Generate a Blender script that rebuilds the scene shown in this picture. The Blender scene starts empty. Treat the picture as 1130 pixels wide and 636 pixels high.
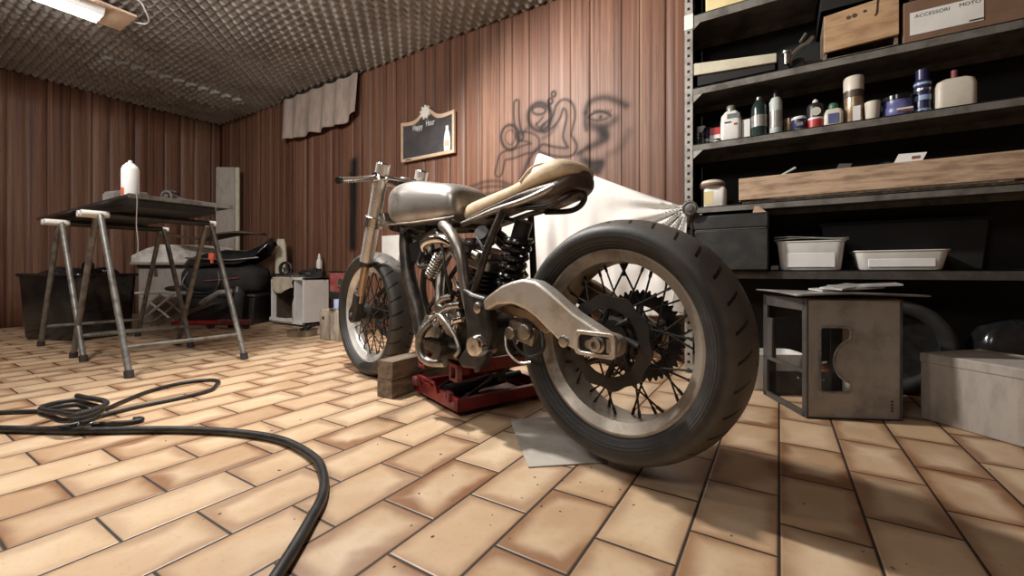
import bpy, bmesh, math, random
import numpy as np
from mathutils import Vector, Matrix
random.seed(7)
scn = bpy.context.scene
COL = scn.collection
R = math.radians
PI = math.pi

# ------------------------------------------------------------------ materials
def new_mat(name):
    m = bpy.data.materials.new(name); m.use_nodes = True
    nt = m.node_tree; b = nt.nodes['Principled BSDF']
    return m, nt, b
def nd(nt, t, **kw):
    n = nt.nodes.new(t)
    for k, v in kw.items(): setattr(n, k, v)
    return n
def mth(nt, op, a, b=None, c=None):
    n = nd(nt, 'ShaderNodeMath', operation=op)
    for i, v in enumerate((a, b, c)):
        if v is None: continue
        if isinstance(v, (int, float)): n.inputs[i].default_value = v
        else: nt.links.new(v, n.inputs[i])
    return n.outputs[0]
def mixc(nt, fac, a, b, mode='MIX'):
    n = nd(nt, 'ShaderNodeMix', data_type='RGBA', blend_type=mode)
    for sock, v in ((n.inputs[0], fac), (n.inputs[6], a), (n.inputs[7], b)):
        if isinstance(v, (int, float)): sock.default_value = v
        elif isinstance(v, tuple): sock.default_value = (*v[:3], 1)
        else: nt.links.new(v, sock)
    return n.outputs[2]
def ramp(nt, fac, lo, hi):
    n = nd(nt, 'ShaderNodeMapRange'); n.interpolation_type = 'SMOOTHSTEP'
    nt.links.new(fac, n.inputs[0]); n.inputs[1].default_value = lo; n.inputs[2].default_value = hi
    return n.outputs[0]
def noise(nt, vec, scale, detail=4, rough=.6):
    n = nd(nt, 'ShaderNodeTexNoise'); n.inputs['Scale'].default_value = scale
    n.inputs['Detail'].default_value = detail; n.inputs['Roughness'].default_value = rough
    if vec is not None: nt.links.new(vec, n.inputs['Vector'])
    return n.outputs['Fac']
def bump(nt, b, height, strength=.3, dist=.01):
    n = nd(nt, 'ShaderNodeBump'); n.inputs['Strength'].default_value = strength
    n.inputs['Distance'].default_value = dist
    nt.links.new(height, n.inputs['Height']); nt.links.new(n.outputs[0], b.inputs['Normal'])
def objco(nt, scale=(1, 1, 1)):
    tc = nd(nt, 'ShaderNodeTexCoord'); mp = nd(nt, 'ShaderNodeMapping')
    mp.inputs['Scale'].default_value = scale
    nt.links.new(tc.outputs['Object'], mp.inputs['Vector'])
    return mp.outputs[0]
def M_(name, col, rough=.5, metal=0., dirt=None, dscale=8., damt=.5, bmp=0., bscale=60., stretch=(1, 1, 1), rvar=.1, trans=0.):
    """colour with worn / dirty patches of its own, optional fine bump"""
    m, nt, b = new_mat(name)
    v = objco(nt, stretch)
    f = noise(nt, v, dscale, 6, .65)
    f2 = ramp(nt, f, .40, .68)
    d = dirt if dirt else tuple(c * .55 for c in col)
    fac = mth(nt, 'MULTIPLY', f2, damt)
    nt.links.new(mixc(nt, fac, tuple(col), tuple(d)), b.inputs['Base Color'])
    b.inputs['Metallic'].default_value = metal
    if rvar:
        nt.links.new(mth(nt, 'ADD', mth(nt, 'MULTIPLY', f, 2 * rvar), rough - rvar), b.inputs['Roughness'])
    else: b.inputs['Roughness'].default_value = rough
    if bmp: bump(nt, b, noise(nt, v, bscale, 4), bmp, .01)
    if trans: b.inputs['Transmission Weight'].default_value = trans
    return m

M = {}
def defmat(k, *a, **kw): M[k] = M_(k, *a, **kw)
defmat('black_plastic', (.018, .018, .02), .38, dirt=(.06, .055, .05), damt=.5)
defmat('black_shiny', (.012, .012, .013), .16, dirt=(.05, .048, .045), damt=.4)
defmat('black_cloth', (.016, .015, .015), .85, dirt=(.04, .036, .033), bmp=.3)
defmat('black_metal', (.022, .021, .021), .42, .35, dirt=(.09, .075, .06), damt=.45, dscale=14)
defmat('frame_dark', (.035, .032, .03), .38, .6, dirt=(.16, .12, .09), damt=.55, dscale=16)
defmat('steel', (.55, .53, .5), .28, .95, dirt=(.25, .22, .19), damt=.6, dscale=12)
defmat('steel_worn', (.42, .39, .35), .38, .9, dirt=(.16, .13, .10), damt=.75, dscale=10)
defmat('tank_steel', (.50, .475, .44), .36, .7, dirt=(.17, .14, .115), damt=.8, dscale=7, bmp=.06, bscale=30)
defmat('aluminium', (.66, .62, .56), .36, .6, dirt=(.36, .28, .19), damt=.75, dscale=9, bmp=.12, bscale=90)
defmat('alu_brown', (.40, .32, .23), .42, .8, dirt=(.14, .10, .07), damt=.7, dscale=10)
defmat('rim_metal', (.42, .37, .31), .40, .5, dirt=(.15, .115, .085), damt=.75, dscale=10, bmp=.1)
defmat('front_rim', (.72, .70, .66), .35, .5, dirt=(.3, .27, .23), damt=.5, dscale=10)
defmat('chrome', (.78, .76, .73), .14, 1., dirt=(.4, .36, .32), damt=.4, dscale=12)
defmat('fork_silver', (.74, .71, .66), .26, .55, dirt=(.50, .43, .36), damt=.5, dscale=9)
defmat('fork_gold', (.45, .33, .23), .3, .85, dirt=(.2, .14, .1), damt=.5)
defmat('brake_metal', (.042, .037, .033), .45, .6, dirt=(.016, .014, .013), damt=.7, dscale=14)
defmat('tan_leather', (.72, .57, .38), .6, dirt=(.46, .30, .16), damt=.6, dscale=9, bmp=.2, bscale=120)
defmat('brown_leather', (.08, .055, .04), .45, dirt=(.16, .11, .08), bmp=.2)
defmat('red_paint', (.25, .016, .020), .38, .2, dirt=(.08, .02, .02), damt=.8, dscale=12, bmp=.1)
defmat('red_bright', (.5, .03, .03), .4, dirt=(.2, .03, .03))
defmat('red_dusty', (.20, .025, .028), .55, dirt=(.30, .20, .17), damt=.45, dscale=22)
defmat('dark_wood', (.12, .085, .06), .7, dirt=(.32, .24, .16), damt=.7, dscale=7, stretch=(6, 1, 6), bmp=.4, bscale=20)
defmat('beam_wood', (.20, .145, .10), .75, dirt=(.06, .045, .035), damt=.85, dscale=6, stretch=(4, 1, 4), bmp=.4, bscale=20)
defmat('pine', (.56, .36, .20), .65, dirt=(.30, .15, .075), damt=.75, dscale=5, stretch=(1, 5, 5), bmp=.2, bscale=20)
defmat('pine_pale', (.60, .42, .28), .65, dirt=(.22, .13, .08), damt=.85, dscale=5, stretch=(1, 4, 7), bmp=.2, bscale=20)
defmat('cream_board', (.62, .57, .43), .6, dirt=(.42, .37, .27), dscale=10)
defmat('lamp_board', (.82, .56, .40), .6, dirt=(.86, .74, .55), damt=.9, dscale=5)
defmat('grey_board', (.40, .355, .31), .75, dirt=(.24, .2, .17), stretch=(4, 4, 1))
defmat('stump_wood', (.40, .35, .28), .8, dirt=(.14, .11, .085), damt=.9, dscale=6, stretch=(5, 5, 1), bmp=.4, bscale=14)
defmat('white_paint', (.84, .83, .81), .4, dirt=(.68, .65, .6), damt=.4)
defmat('white_plastic', (.78, .76, .72), .4, dirt=(.52, .46, .38), damt=.45)
defmat('white_foam', (.88, .85, .80), .8, dirt=(.36, .30, .25), damt=.8, dscale=5, bmp=.2)
defmat('paper', (.82, .80, .76), .8, dirt=(.62, .57, .5), damt=.4)
defmat('beige_paper', (.60, .52, .40), .8, dirt=(.40, .32, .23), bmp=.3)
defmat('grey_sheet', (.46, .42, .37), .75, dirt=(.32, .27, .22), damt=.7, dscale=9)
defmat('cloth_white', (.68, .66, .63), .85, dirt=(.52, .48, .43), damt=.4, dscale=3, bmp=.15, bscale=25)
defmat('curtain', (.40, .32, .27), .9, dirt=(.25, .18, .15), damt=.6, dscale=6, stretch=(4, 1, 1), bmp=.3)
defmat('shelf_grey', (.23, .215, .19), .5, .3, dirt=(.08, .07, .06), damt=.85, dscale=9)
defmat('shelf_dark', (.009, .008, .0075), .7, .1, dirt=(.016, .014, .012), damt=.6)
defmat('shelf_brown', (.06, .05, .042), .55, .2, dirt=(.11, .095, .08), damt=.7, dscale=14)
defmat('brown_carton', (.22, .125, .075), .75, dirt=(.13, .075, .045))
defmat('crate_grey', (.40, .375, .335), .36, dirt=(.15, .145, .14), damt=.8, dscale=4.5, bmp=.05)
defmat('crate_dark', (.05, .048, .046), .4, dirt=(.12, .11, .1), damt=.5, dscale=9)
defmat('lid_grey', (.32, .30, .28), .3, .2, dirt=(.10, .095, .09), damt=.8, dscale=12)
defmat('case_black', (.018, .0175, .017), .55, dirt=(.05, .046, .042), damt=.6, dscale=14, bmp=.15, bscale=200)
defmat('rubber', (.022, .021, .02), .6, dirt=(.06, .052, .045), damt=.6, dscale=11)
defmat('hose', (.014, .014, .015), .42, dirt=(.05, .045, .04), damt=.5, dscale=30)
defmat('blue', (.10, .11, .28), .35, dirt=(.3, .3, .45), damt=.3)
defmat('navy', (.02, .024, .08), .35, dirt=(.05, .05, .12))
defmat('lightblue', (.35, .45, .68), .4)
defmat('green', (.05, .16, .08), .45)
defmat('dkgreen', (.02, .035, .03), .22, dirt=(.05, .07, .06))
defmat('mint', (.50, .55, .51), .45, dirt=(.2, .22, .2))
defmat('tin', (.45, .43, .40), .3, .9, dirt=(.2, .18, .16))
defmat('gold_can', (.36, .24, .14), .3, .6, dirt=(.7, .62, .5), damt=.6, dscale=25)
defmat('yellow', (.75, .62, .32), .6, dirt=(.55, .42, .2))
defmat('cream_plastic', (.68, .62, .52), .45, dirt=(.5, .43, .33))
defmat('chalk_black', (.045, .042, .046), .75, dirt=(.10, .085, .085), damt=.7, dscale=6)
defmat('chalk_white', (.88, .85, .80), .8)
defmat('frame_wood', (.62, .46, .33), .55, dirt=(.5, .34, .22))
defmat('clear_plastic', (.45, .44, .42), .2, .1, dirt=(.8, .79, .77), damt=.7, dscale=18)
defmat('orange', (.75, .16, .08), .45)
defmat('table_black', (.016, .016, .017), .22, dirt=(.07, .065, .06), damt=.5, dscale=12)
defmat('trestle', (.20, .19, .17), .45, .3, dirt=(.06, .055, .05), damt=.8, dscale=18)

# ------------------------------------------------------------------ mesh builder
class MB:
    def __init__(s): s.bm = bmesh.new()
    def _xf(s, vs, mat):
        for v in vs: v.co = mat @ v.co
    def box(s, a, b):
        x0, y0, z0 = a; x1, y1, z1 = b
        v = [s.bm.verts.new(p) for p in ((x0,y0,z0),(x1,y0,z0),(x1,y1,z0),(x0,y1,z0),(x0,y0,z1),(x1,y0,z1),(x1,y1,z1),(x0,y1,z1))]
        for f in ((0,3,2,1),(4,5,6,7),(0,1,5,4),(1,2,6,5),(2,3,7,6),(3,0,4,7)): s.bm.faces.new([v[i] for i in f])
        return v
    def obox(s, c, size, rot=(0, 0, 0)):
        h = [q / 2 for q in size]
        v = s.box([-q for q in h], h)
        from mathutils import Euler
        s._xf(v, Matrix.Translation(c) @ Euler(rot).to_matrix().to_4x4()); return v
    def taper(s, c, bot, top, h, rot=0):
        """open-bottomed frustum box: bottom size, top size"""
        vs = []
        for (sx, sy), z in ((bot, 0), (top, h)):
            for px, py in ((-1,-1),(1,-1),(1,1),(-1,1)): vs.append(s.bm.verts.new((px*sx/2, py*sy/2, z)))
        for f in ((0,3,2,1),(4,5,6,7),(0,1,5,4),(1,2,6,5),(2,3,7,6),(3,0,4,7)): s.bm.faces.new([vs[i] for i in f])
        s._xf(vs, Matrix.Translation(c) @ Matrix.Rotation(rot, 4, 'Z'))
        return vs
    def ring(s, c, ax, r, n, ref=None):
        ax = Vector(ax).normalized()
        if ref is None: ref = Vector((0,0,1)) if abs(ax.z) < .9 else Vector((1,0,0))
        a = ax.cross(ref).normalized(); b = ax.cross(a)
        return [s.bm.verts.new(Vector(c) + (a*math.cos(t) + b*math.sin(t))*r) for t in [2*PI*i/n for i in range(n)]]
    def bridge(s, r0, r1):
        n = len(r0)
        for i in range(n): s.bm.faces.new((r0[i], r0[(i+1)%n], r1[(i+1)%n], r1[i]))
    def cyl(s, p0, p1, r0, r1=None, n=16, cap=True):
        r1 = r0 if r1 is None else r1
        ax = Vector(p1) - Vector(p0)
        a = s.ring(p0, ax, r0, n); b = s.ring(p1, ax, r1, n)
        s.bridge(a, b)
        if cap: s.bm.faces.new(a[::-1]); s.bm.faces.new(b)
    def tube(s, pts, r, n=10, closed=False, smooth=0):
        P = [Vector(p) for p in pts]
        if smooth: P = spline(P, smooth, closed)
        N = len(P); rad = r if isinstance(r, (list, tuple)) else [r]*N
        if len(rad) != N: rad = [rad[0] + (rad[-1]-rad[0])*i/(N-1) for i in range(N)]
        rings = []; ref = None
        for i in range(N):
            t = (P[(i+1)%N] - P[i-1]) if closed else (P[min(i+1,N-1)] - P[max(i-1,0)])
            if t.length < 1e-9: t = Vector((0,0,1))
            t.normalize()
            if ref is None: ref = Vector((0,0,1)) if abs(t.z) < .9 else Vector((1,0,0))
            a = t.cross(ref)
            if a.length < 1e-4: a = t.orthogonal()
            a.normalize(); b = t.cross(a).normalized(); ref = -b if False else a.cross(t)
            rings.append([s.bm.verts.new(P[i] + (a*math.cos(q) + b*math.sin(q))*rad[i]) for q in [2*PI*k/n for k in range(n)]])
        for i in range(N - (0 if closed else 1)): s.bridge(rings[i], rings[(i+1)%N])
        if not closed: s.bm.faces.new(rings[0][::-1]); s.bm.faces.new(rings[-1])
    def lathe(s, prof, origin=(0,0,0), axis='Z', n=32, closed=False, cap=True):
        """prof: (r, h) pairs along the axis"""
        o = Vector(origin); rings = []
        for r, h in prof:
            vs = []
            for i in range(n):
                t = 2*PI*i/n; c, q = r*math.cos(t), r*math.sin(t)
                p = {'Z': (c, q, h), 'Y': (q, h, c), 'X': (h, c, q)}[axis]
                vs.append(s.bm.verts.new(o + Vector(p)))
            rings.append(vs)
        K = len(rings)
        for i in range(K - (0 if closed else 1)): s.bridge(rings[i], rings[(i+1)%K])
        if cap and not closed: s.bm.faces.new(rings[0][::-1]); s.bm.faces.new(rings[-1])
    def prism(s, poly, a, b, axis='Y'):
        """extrude a 2-D polygon ((x,z) for Y, (x,y) for Z, (y,z) for X) from a to b"""
        def mk(p, h): return {'Y': (p[0], h, p[1]), 'Z': (p[0], p[1], h), 'X': (h, p[0], p[1])}[axis]
        v0 = [s.bm.verts.new(mk(p, a)) for p in poly]; v1 = [s.bm.verts.new(mk(p, b)) for p in poly]
        s.bridge(v0, v1); s.bm.faces.new(v0[::-1]); s.bm.faces.new(v1)
    def prism_hole(s, outer, inner, a, b, axis='Y'):
        """same vertex count for outer and inner: a plate with a hole"""
        def mk(p, h): return {'Y': (p[0], h, p[1]), 'Z': (p[0], p[1], h), 'X': (h, p[0], p[1])}[axis]
        q = [[s.bm.verts.new(mk(p, h)) for p in pl] for pl in (outer, inner) for h in (a, b)]
        oa, ob, ia, ib = q
        s.bridge(oa, ob); s.bridge(ib, ia); s.bridge(ia, oa); s.bridge(ob, ib)
    def ball(s, c, r, seg=16, sc=(1,1,1), rot=None):
        q = bmesh.ops.create_uvsphere(s.bm, u_segments=seg, v_segments=max(6, seg*2//3), radius=r)
        m = Matrix.Translation(c) @ (rot.to_4x4() if rot else Matrix.Identity(4)) @ Matrix.Diagonal((*sc, 1))
        s._xf(q['verts'], m); return q['verts']
    def loft(s, secs, cap=True):
        rr = [[s.bm.verts.new(p) for p in sec] for sec in secs]
        for i in range(len(rr)-1): s.bridge(rr[i], rr[i+1])
        if cap: s.bm.faces.new(rr[0][::-1]); s.bm.faces.new(rr[-1])
    def plate(s, outer, inner, a, b, axis='Y'):
        """flat plate with one hole, any outline"""
        def mk(p, h): return {'Y': (p[0], h, p[1]), 'Z': (p[0], p[1], h), 'X': (h, p[0], p[1])}[axis]
        es = []
        for pl in (outer, inner):
            vs = [s.bm.verts.new(mk(p, a)) for p in pl]
            es += [s.bm.edges.new((vs[i], vs[(i+1) % len(vs)])) for i in range(len(vs))]
        fs = [g for g in bmesh.ops.triangle_fill(s.bm, edges=es, use_beauty=True)['geom'] if isinstance(g, bmesh.types.BMFace)]
        ex = bmesh.ops.extrude_face_region(s.bm, geom=fs, use_keep_orig=True)['geom']
        d = Vector(mk((0, 0), b)) - Vector(mk((0, 0), a))
        bmesh.ops.translate(s.bm, vec=d, verts=[g for g in ex if isinstance(g, bmesh.types.BMVert)])
    def grid(s, fn, nu, nv):
        g = [[s.bm.verts.new(fn(i/(nu-1), j/(nv-1))) for j in range(nv)] for i in range(nu)]
        for i in range(nu-1):
            for j in range(nv-1): s.bm.faces.new((g[i][j], g[i+1][j], g[i+1][j+1], g[i][j+1]))
    def xform(s, mat): bmesh.ops.transform(s.bm, matrix=mat, verts=s.bm.verts[:]); return s
    def build(s, name, mat, parent=None, loc=None, rotz=0, bevel=0, seg=2, ang=38, subsurf=0, thick=0, recalc=True):
        if recalc: bmesh.ops.recalc_face_normals(s.bm, faces=s.bm.faces[:])
        for f in s.bm.faces: f.smooth = True
        for e in s.bm.edges:
            if len(e.link_faces) == 2 and e.calc_face_angle(0) > R(ang): e.smooth = False
        me = bpy.data.meshes.new(name); s.bm.to_mesh(me); s.bm.free()
        o = bpy.data.objects.new(name, me); COL.objects.link(o)
        me.materials.append(M[mat] if isinstance(mat, str) else mat)
        if parent: o.parent = parent
        if loc is not None: o.location = loc
        if rotz: o.rotation_euler.z = rotz
        if thick:
            q = o.modifiers.new('solid', 'SOLIDIFY'); q.thickness = thick; q.offset = 0
        if bevel:
            q = o.modifiers.new('bevel', 'BEVEL'); q.width = bevel; q.segments = seg; q.limit_method = 'ANGLE'; q.angle_limit = R(30); q.harden_normals = False
        if subsurf:
            q = o.modifiers.new('sub', 'SUBSURF'); q.levels = subsurf; q.render_levels = subsurf
        return o
def spline(P, k, closed=False):
    N = len(P); out = []
    for i in range(N if closed else N-1):
        p0 = P[i-1] if (closed or i > 0) else P[0]*2 - P[1]
        p1 = P[i]; p2 = P[(i+1)%N]
        p3 = P[(i+2)%N] if (closed or i+2 < N) else P[-1]*2 - P[-2]
        for j in range(k):
            t = j/k
            out.append(.5*((2*p1) + (p2-p0)*t + (2*p0-5*p1+4*p2-p3)*t*t + (3*p1-p0-3*p2+p3)*t**3))
    if not closed: out.append(P[-1])
    return out
def rrect(w, h, r, n=5, cx=0, cy=0):
    out = []
    for sx, sy, a0 in ((1,1,0),(-1,1,90),(-1,-1,180),(1,-1,270)):
        for i in range(n+1):
            t = R(a0 + 90*i/n); out.append((cx + sx*(w/2-r) + r*math.cos(t), cy + sy*(h/2-r) + r*math.sin(t)))
    return out
def coil(p0, p1, r, turns, n=14):
    p0, p1 = Vector(p0), Vector(p1); ax = (p1-p0); a = ax.normalized().orthogonal().normalized(); b = ax.normalized().cross(a)
    k = int(turns*n)
    return [p0 + ax*(i/k) + (a*math.cos(2*PI*i/n) + b*math.sin(2*PI*i/n))*r for i in range(k+1)]

def tag(o, label, cat, group=None, kind=None):
    o['label'] = label; o['category'] = cat
    if group: o['group'] = group
    if kind: o['kind'] = kind
    return o
def struct(o): o['kind'] = 'structure'; return o
def thing(name, label, cat, loc=(0,0,0), rotz=0, group=None):
    o = bpy.data.objects.new(name, None); COL.objects.link(o)
    o.empty_display_size = .05; o.location = loc; o.rotation_euler.z = rotz
    return tag(o, label, cat, group)

# ------------------------------------------------------------------ room shell
XL, XR, YB, YF, HC = -6.05, 2.3, 2.635, -2.6, 2.4

# floor: clay tiles .153 x .248 in running bond, brown flamed edges, dark joints
m, nt, b = new_mat('clay_tiles')
tc = nd(nt, 'ShaderNodeTexCoord'); sp = nd(nt, 'ShaderNodeSeparateXYZ'); nt.links.new(tc.outputs['Object'], sp.inputs[0])
v = mth(nt, 'DIVIDE', sp.outputs[0], .153); row = mth(nt, 'FLOOR', v); fv = mth(nt, 'FRACT', v)
u = mth(nt, 'ADD', mth(nt, 'DIVIDE', mth(nt, 'SUBTRACT', sp.outputs[1], 1.039), .248), mth(nt, 'MULTIPLY', row, .5))
cu = mth(nt, 'FLOOR', u); fu = mth(nt, 'FRACT', u)
du = mth(nt, 'MULTIPLY', mth(nt, 'MINIMUM', fu, mth(nt, 'SUBTRACT', 1., fu)), .248)
dv = mth(nt, 'MULTIPLY', mth(nt, 'MINIMUM', fv, mth(nt, 'SUBTRACT', 1., fv)), .153)
dist = mth(nt, 'MINIMUM', du, dv)
cmb = nd(nt, 'ShaderNodeCombineXYZ'); nt.links.new(cu, cmb.inputs[0]); nt.links.new(row, cmb.inputs[1])
wn = nd(nt, 'ShaderNodeTexWhiteNoise', noise_dimensions='2D'); nt.links.new(cmb.outputs[0], wn.inputs['Vector'])
rnd = wn.outputs['Value']
cm2 = nd(nt, 'ShaderNodeVectorMath', operation='ADD'); nt.links.new(tc.outputs['Object'], cm2.inputs[0])
wsc = nd(nt, 'ShaderNodeVectorMath', operation='SCALE'); nt.links.new(wn.outputs['Color'], wsc.inputs[0]); wsc.inputs['Scale'].default_value = 9.
nt.links.new(wsc.outputs[0], cm2.inputs[1])
n1 = noise(nt, cm2.outputs[0], 7, 3, .5); n2 = noise(nt, tc.outputs['Object'], 60, 5, .7)
base = mixc(nt, rnd, (.66, .47, .295), (.47, .30, .175))
base = mixc(nt, mth(nt, 'MULTIPLY', ramp(nt, n1, .35, .75), .6), base, (.76, .61, .43))
edge = mth(nt, 'SUBTRACT', 1., ramp(nt, mth(nt, 'ADD', dist, mth(nt, 'MULTIPLY', mth(nt, 'SUBTRACT', n1, .5), -.11)), .0, .042))
ed2 = mth(nt, 'MULTIPLY', edge, mth(nt, 'ADD', mth(nt, 'MULTIPLY', rnd, .62), .36))
base = mixc(nt, ed2, base, (.235, .10, .04))
base = mixc(nt, mth(nt, 'MULTIPLY', ramp(nt, n2, .5, .75), .22), base, (.22, .13, .08))
sm = noise(nt, tc.outputs['Object'], 1.3, 4, .6)
base = mixc(nt, mth(nt, 'MULTIPLY', ramp(nt, sm, .48, .75), .3), base, (.30, .2, .13))
joint = mth(nt, 'SUBTRACT', 1., ramp(nt, dist, .0017, .0038))
base = mixc(nt, joint, base, (.022, .015, .011))
nt.links.new(base, b.inputs['Base Color'])
nt.links.new(mth(nt, 'ADD', mth(nt, 'MULTIPLY', n1, .25), mth(nt, 'ADD', mth(nt, 'MULTIPLY', joint, .3), .26)), b.inputs['Roughness'])
hgt = mth(nt, 'ADD', mth(nt, 'MULTIPLY', ramp(nt, dist, .001, .006), 1.), mth(nt, 'MULTIPLY', n1, .5))
hgt = mth(nt, 'ADD', hgt, mth(nt, 'MULTIPLY', n2, .12))
bump(nt, b, hgt, .45, .004)
q = MB(); q.box((XL-.1, YF-.1, -.08), (XR+.1, YB+.1, 0)); struct(q.build('floor', m))

# panelled walls: grooves are real, plank tone and sprayed paint are attributes of the wall
m, nt, b = new_mat('wood_panelling')
at = nd(nt, 'ShaderNodeAttribute', attribute_name='plank'); ag = nd(nt, 'ShaderNodeAttribute', attribute_name='groove'); ap = nd(nt, 'ShaderNodeAttribute', attribute_name='spray')
tc = nd(nt, 'ShaderNodeTexCoord')
mp = nd(nt, 'ShaderNodeMapping'); mp.inputs['Scale'].default_value = (14, 14, .8); nt.links.new(tc.outputs['Object'], mp.inputs[0])
off = nd(nt, 'ShaderNodeVectorMath', operation='ADD'); nt.links.new(mp.outputs[0], off.inputs[0])
cz = nd(nt, 'ShaderNodeCombineXYZ'); nt.links.new(mth(nt, 'MULTIPLY', at.outputs['Fac'], 37.), cz.inputs[2]); nt.links.new(cz.outputs[0], off.inputs[1])
g1 = noise(nt, off.outputs[0], 1.6, 5, .6)
mp2 = nd(nt, 'ShaderNodeMapping'); mp2.inputs['Scale'].default_value = (120, 120, 1.6); nt.links.new(tc.outputs['Object'], mp2.inputs[0])
g2 = noise(nt, mp2.outputs[0], 1., 4, .6)
wv = mth(nt, 'FRACT', mth(nt, 'MULTIPLY', g1, 6.))
wv = mth(nt, 'ABSOLUTE', mth(nt, 'SUBTRACT', mth(nt, 'MULTIPLY', wv, 2.), 1.))
c = mixc(nt, at.outputs['Fac'], (.155, .068, .039), (.235, .122, .075))
c = mixc(nt, mth(nt, 'MULTIPLY', wv, .5), c, (.125, .05, .03))
c = mixc(nt, mth(nt, 'MULTIPLY', ramp(nt, g2, .4, .75), .5), c, (.11, .048, .03))
c = mixc(nt, mth(nt, 'MULTIPLY', ag.outputs['Fac'], .85), c, (.025, .014, .01))
lf = noise(nt, tc.outputs['Object'], 1.1, 3, .5)
mp3 = nd(nt, 'ShaderNodeMapping'); mp3.inputs['Scale'].default_value = (30, 30, .35); nt.links.new(tc.outputs['Object'], mp3.inputs[0])
g3 = noise(nt, mp3.outputs[0], 1., 5, .65)
c = mixc(nt, mth(nt, 'MULTIPLY', ramp(nt, g3, .48, .68), .85), c, (.060, .020, .012))
c = mixc(nt, mth(nt, 'MULTIPLY', ramp(nt, g3, .48, .30), .45), c, (.36, .215, .145))
c = mixc(nt, ap.outputs['Fac'], c, (.016, .0155, .016))
nt.links.new(mth(nt, 'MULTIPLY', mth(nt, 'SUBTRACT', 1., ap.outputs['Fac']), .20), b.inputs['Coat Weight'])
nt.links.new(mth(nt, 'SUBTRACT', .26, mth(nt, 'MULTIPLY', ap.outputs['Fac'], .2)), b.inputs['Specular IOR Level'])
nt.links.new(c, b.inputs['Base Color'])
b.inputs['Roughness'].default_value = .55
bump(nt, b, g2, .12, .004)
M['wall'] = m
b.inputs['Coat Roughness'].default_value = .46
M['lamp_tube'], nt, b = new_mat('lamp_tube'); b.inputs['Emission Color'].default_value = (1, .96, .9, 1); b.inputs['Emission Strength'].default_value = 24.
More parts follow.
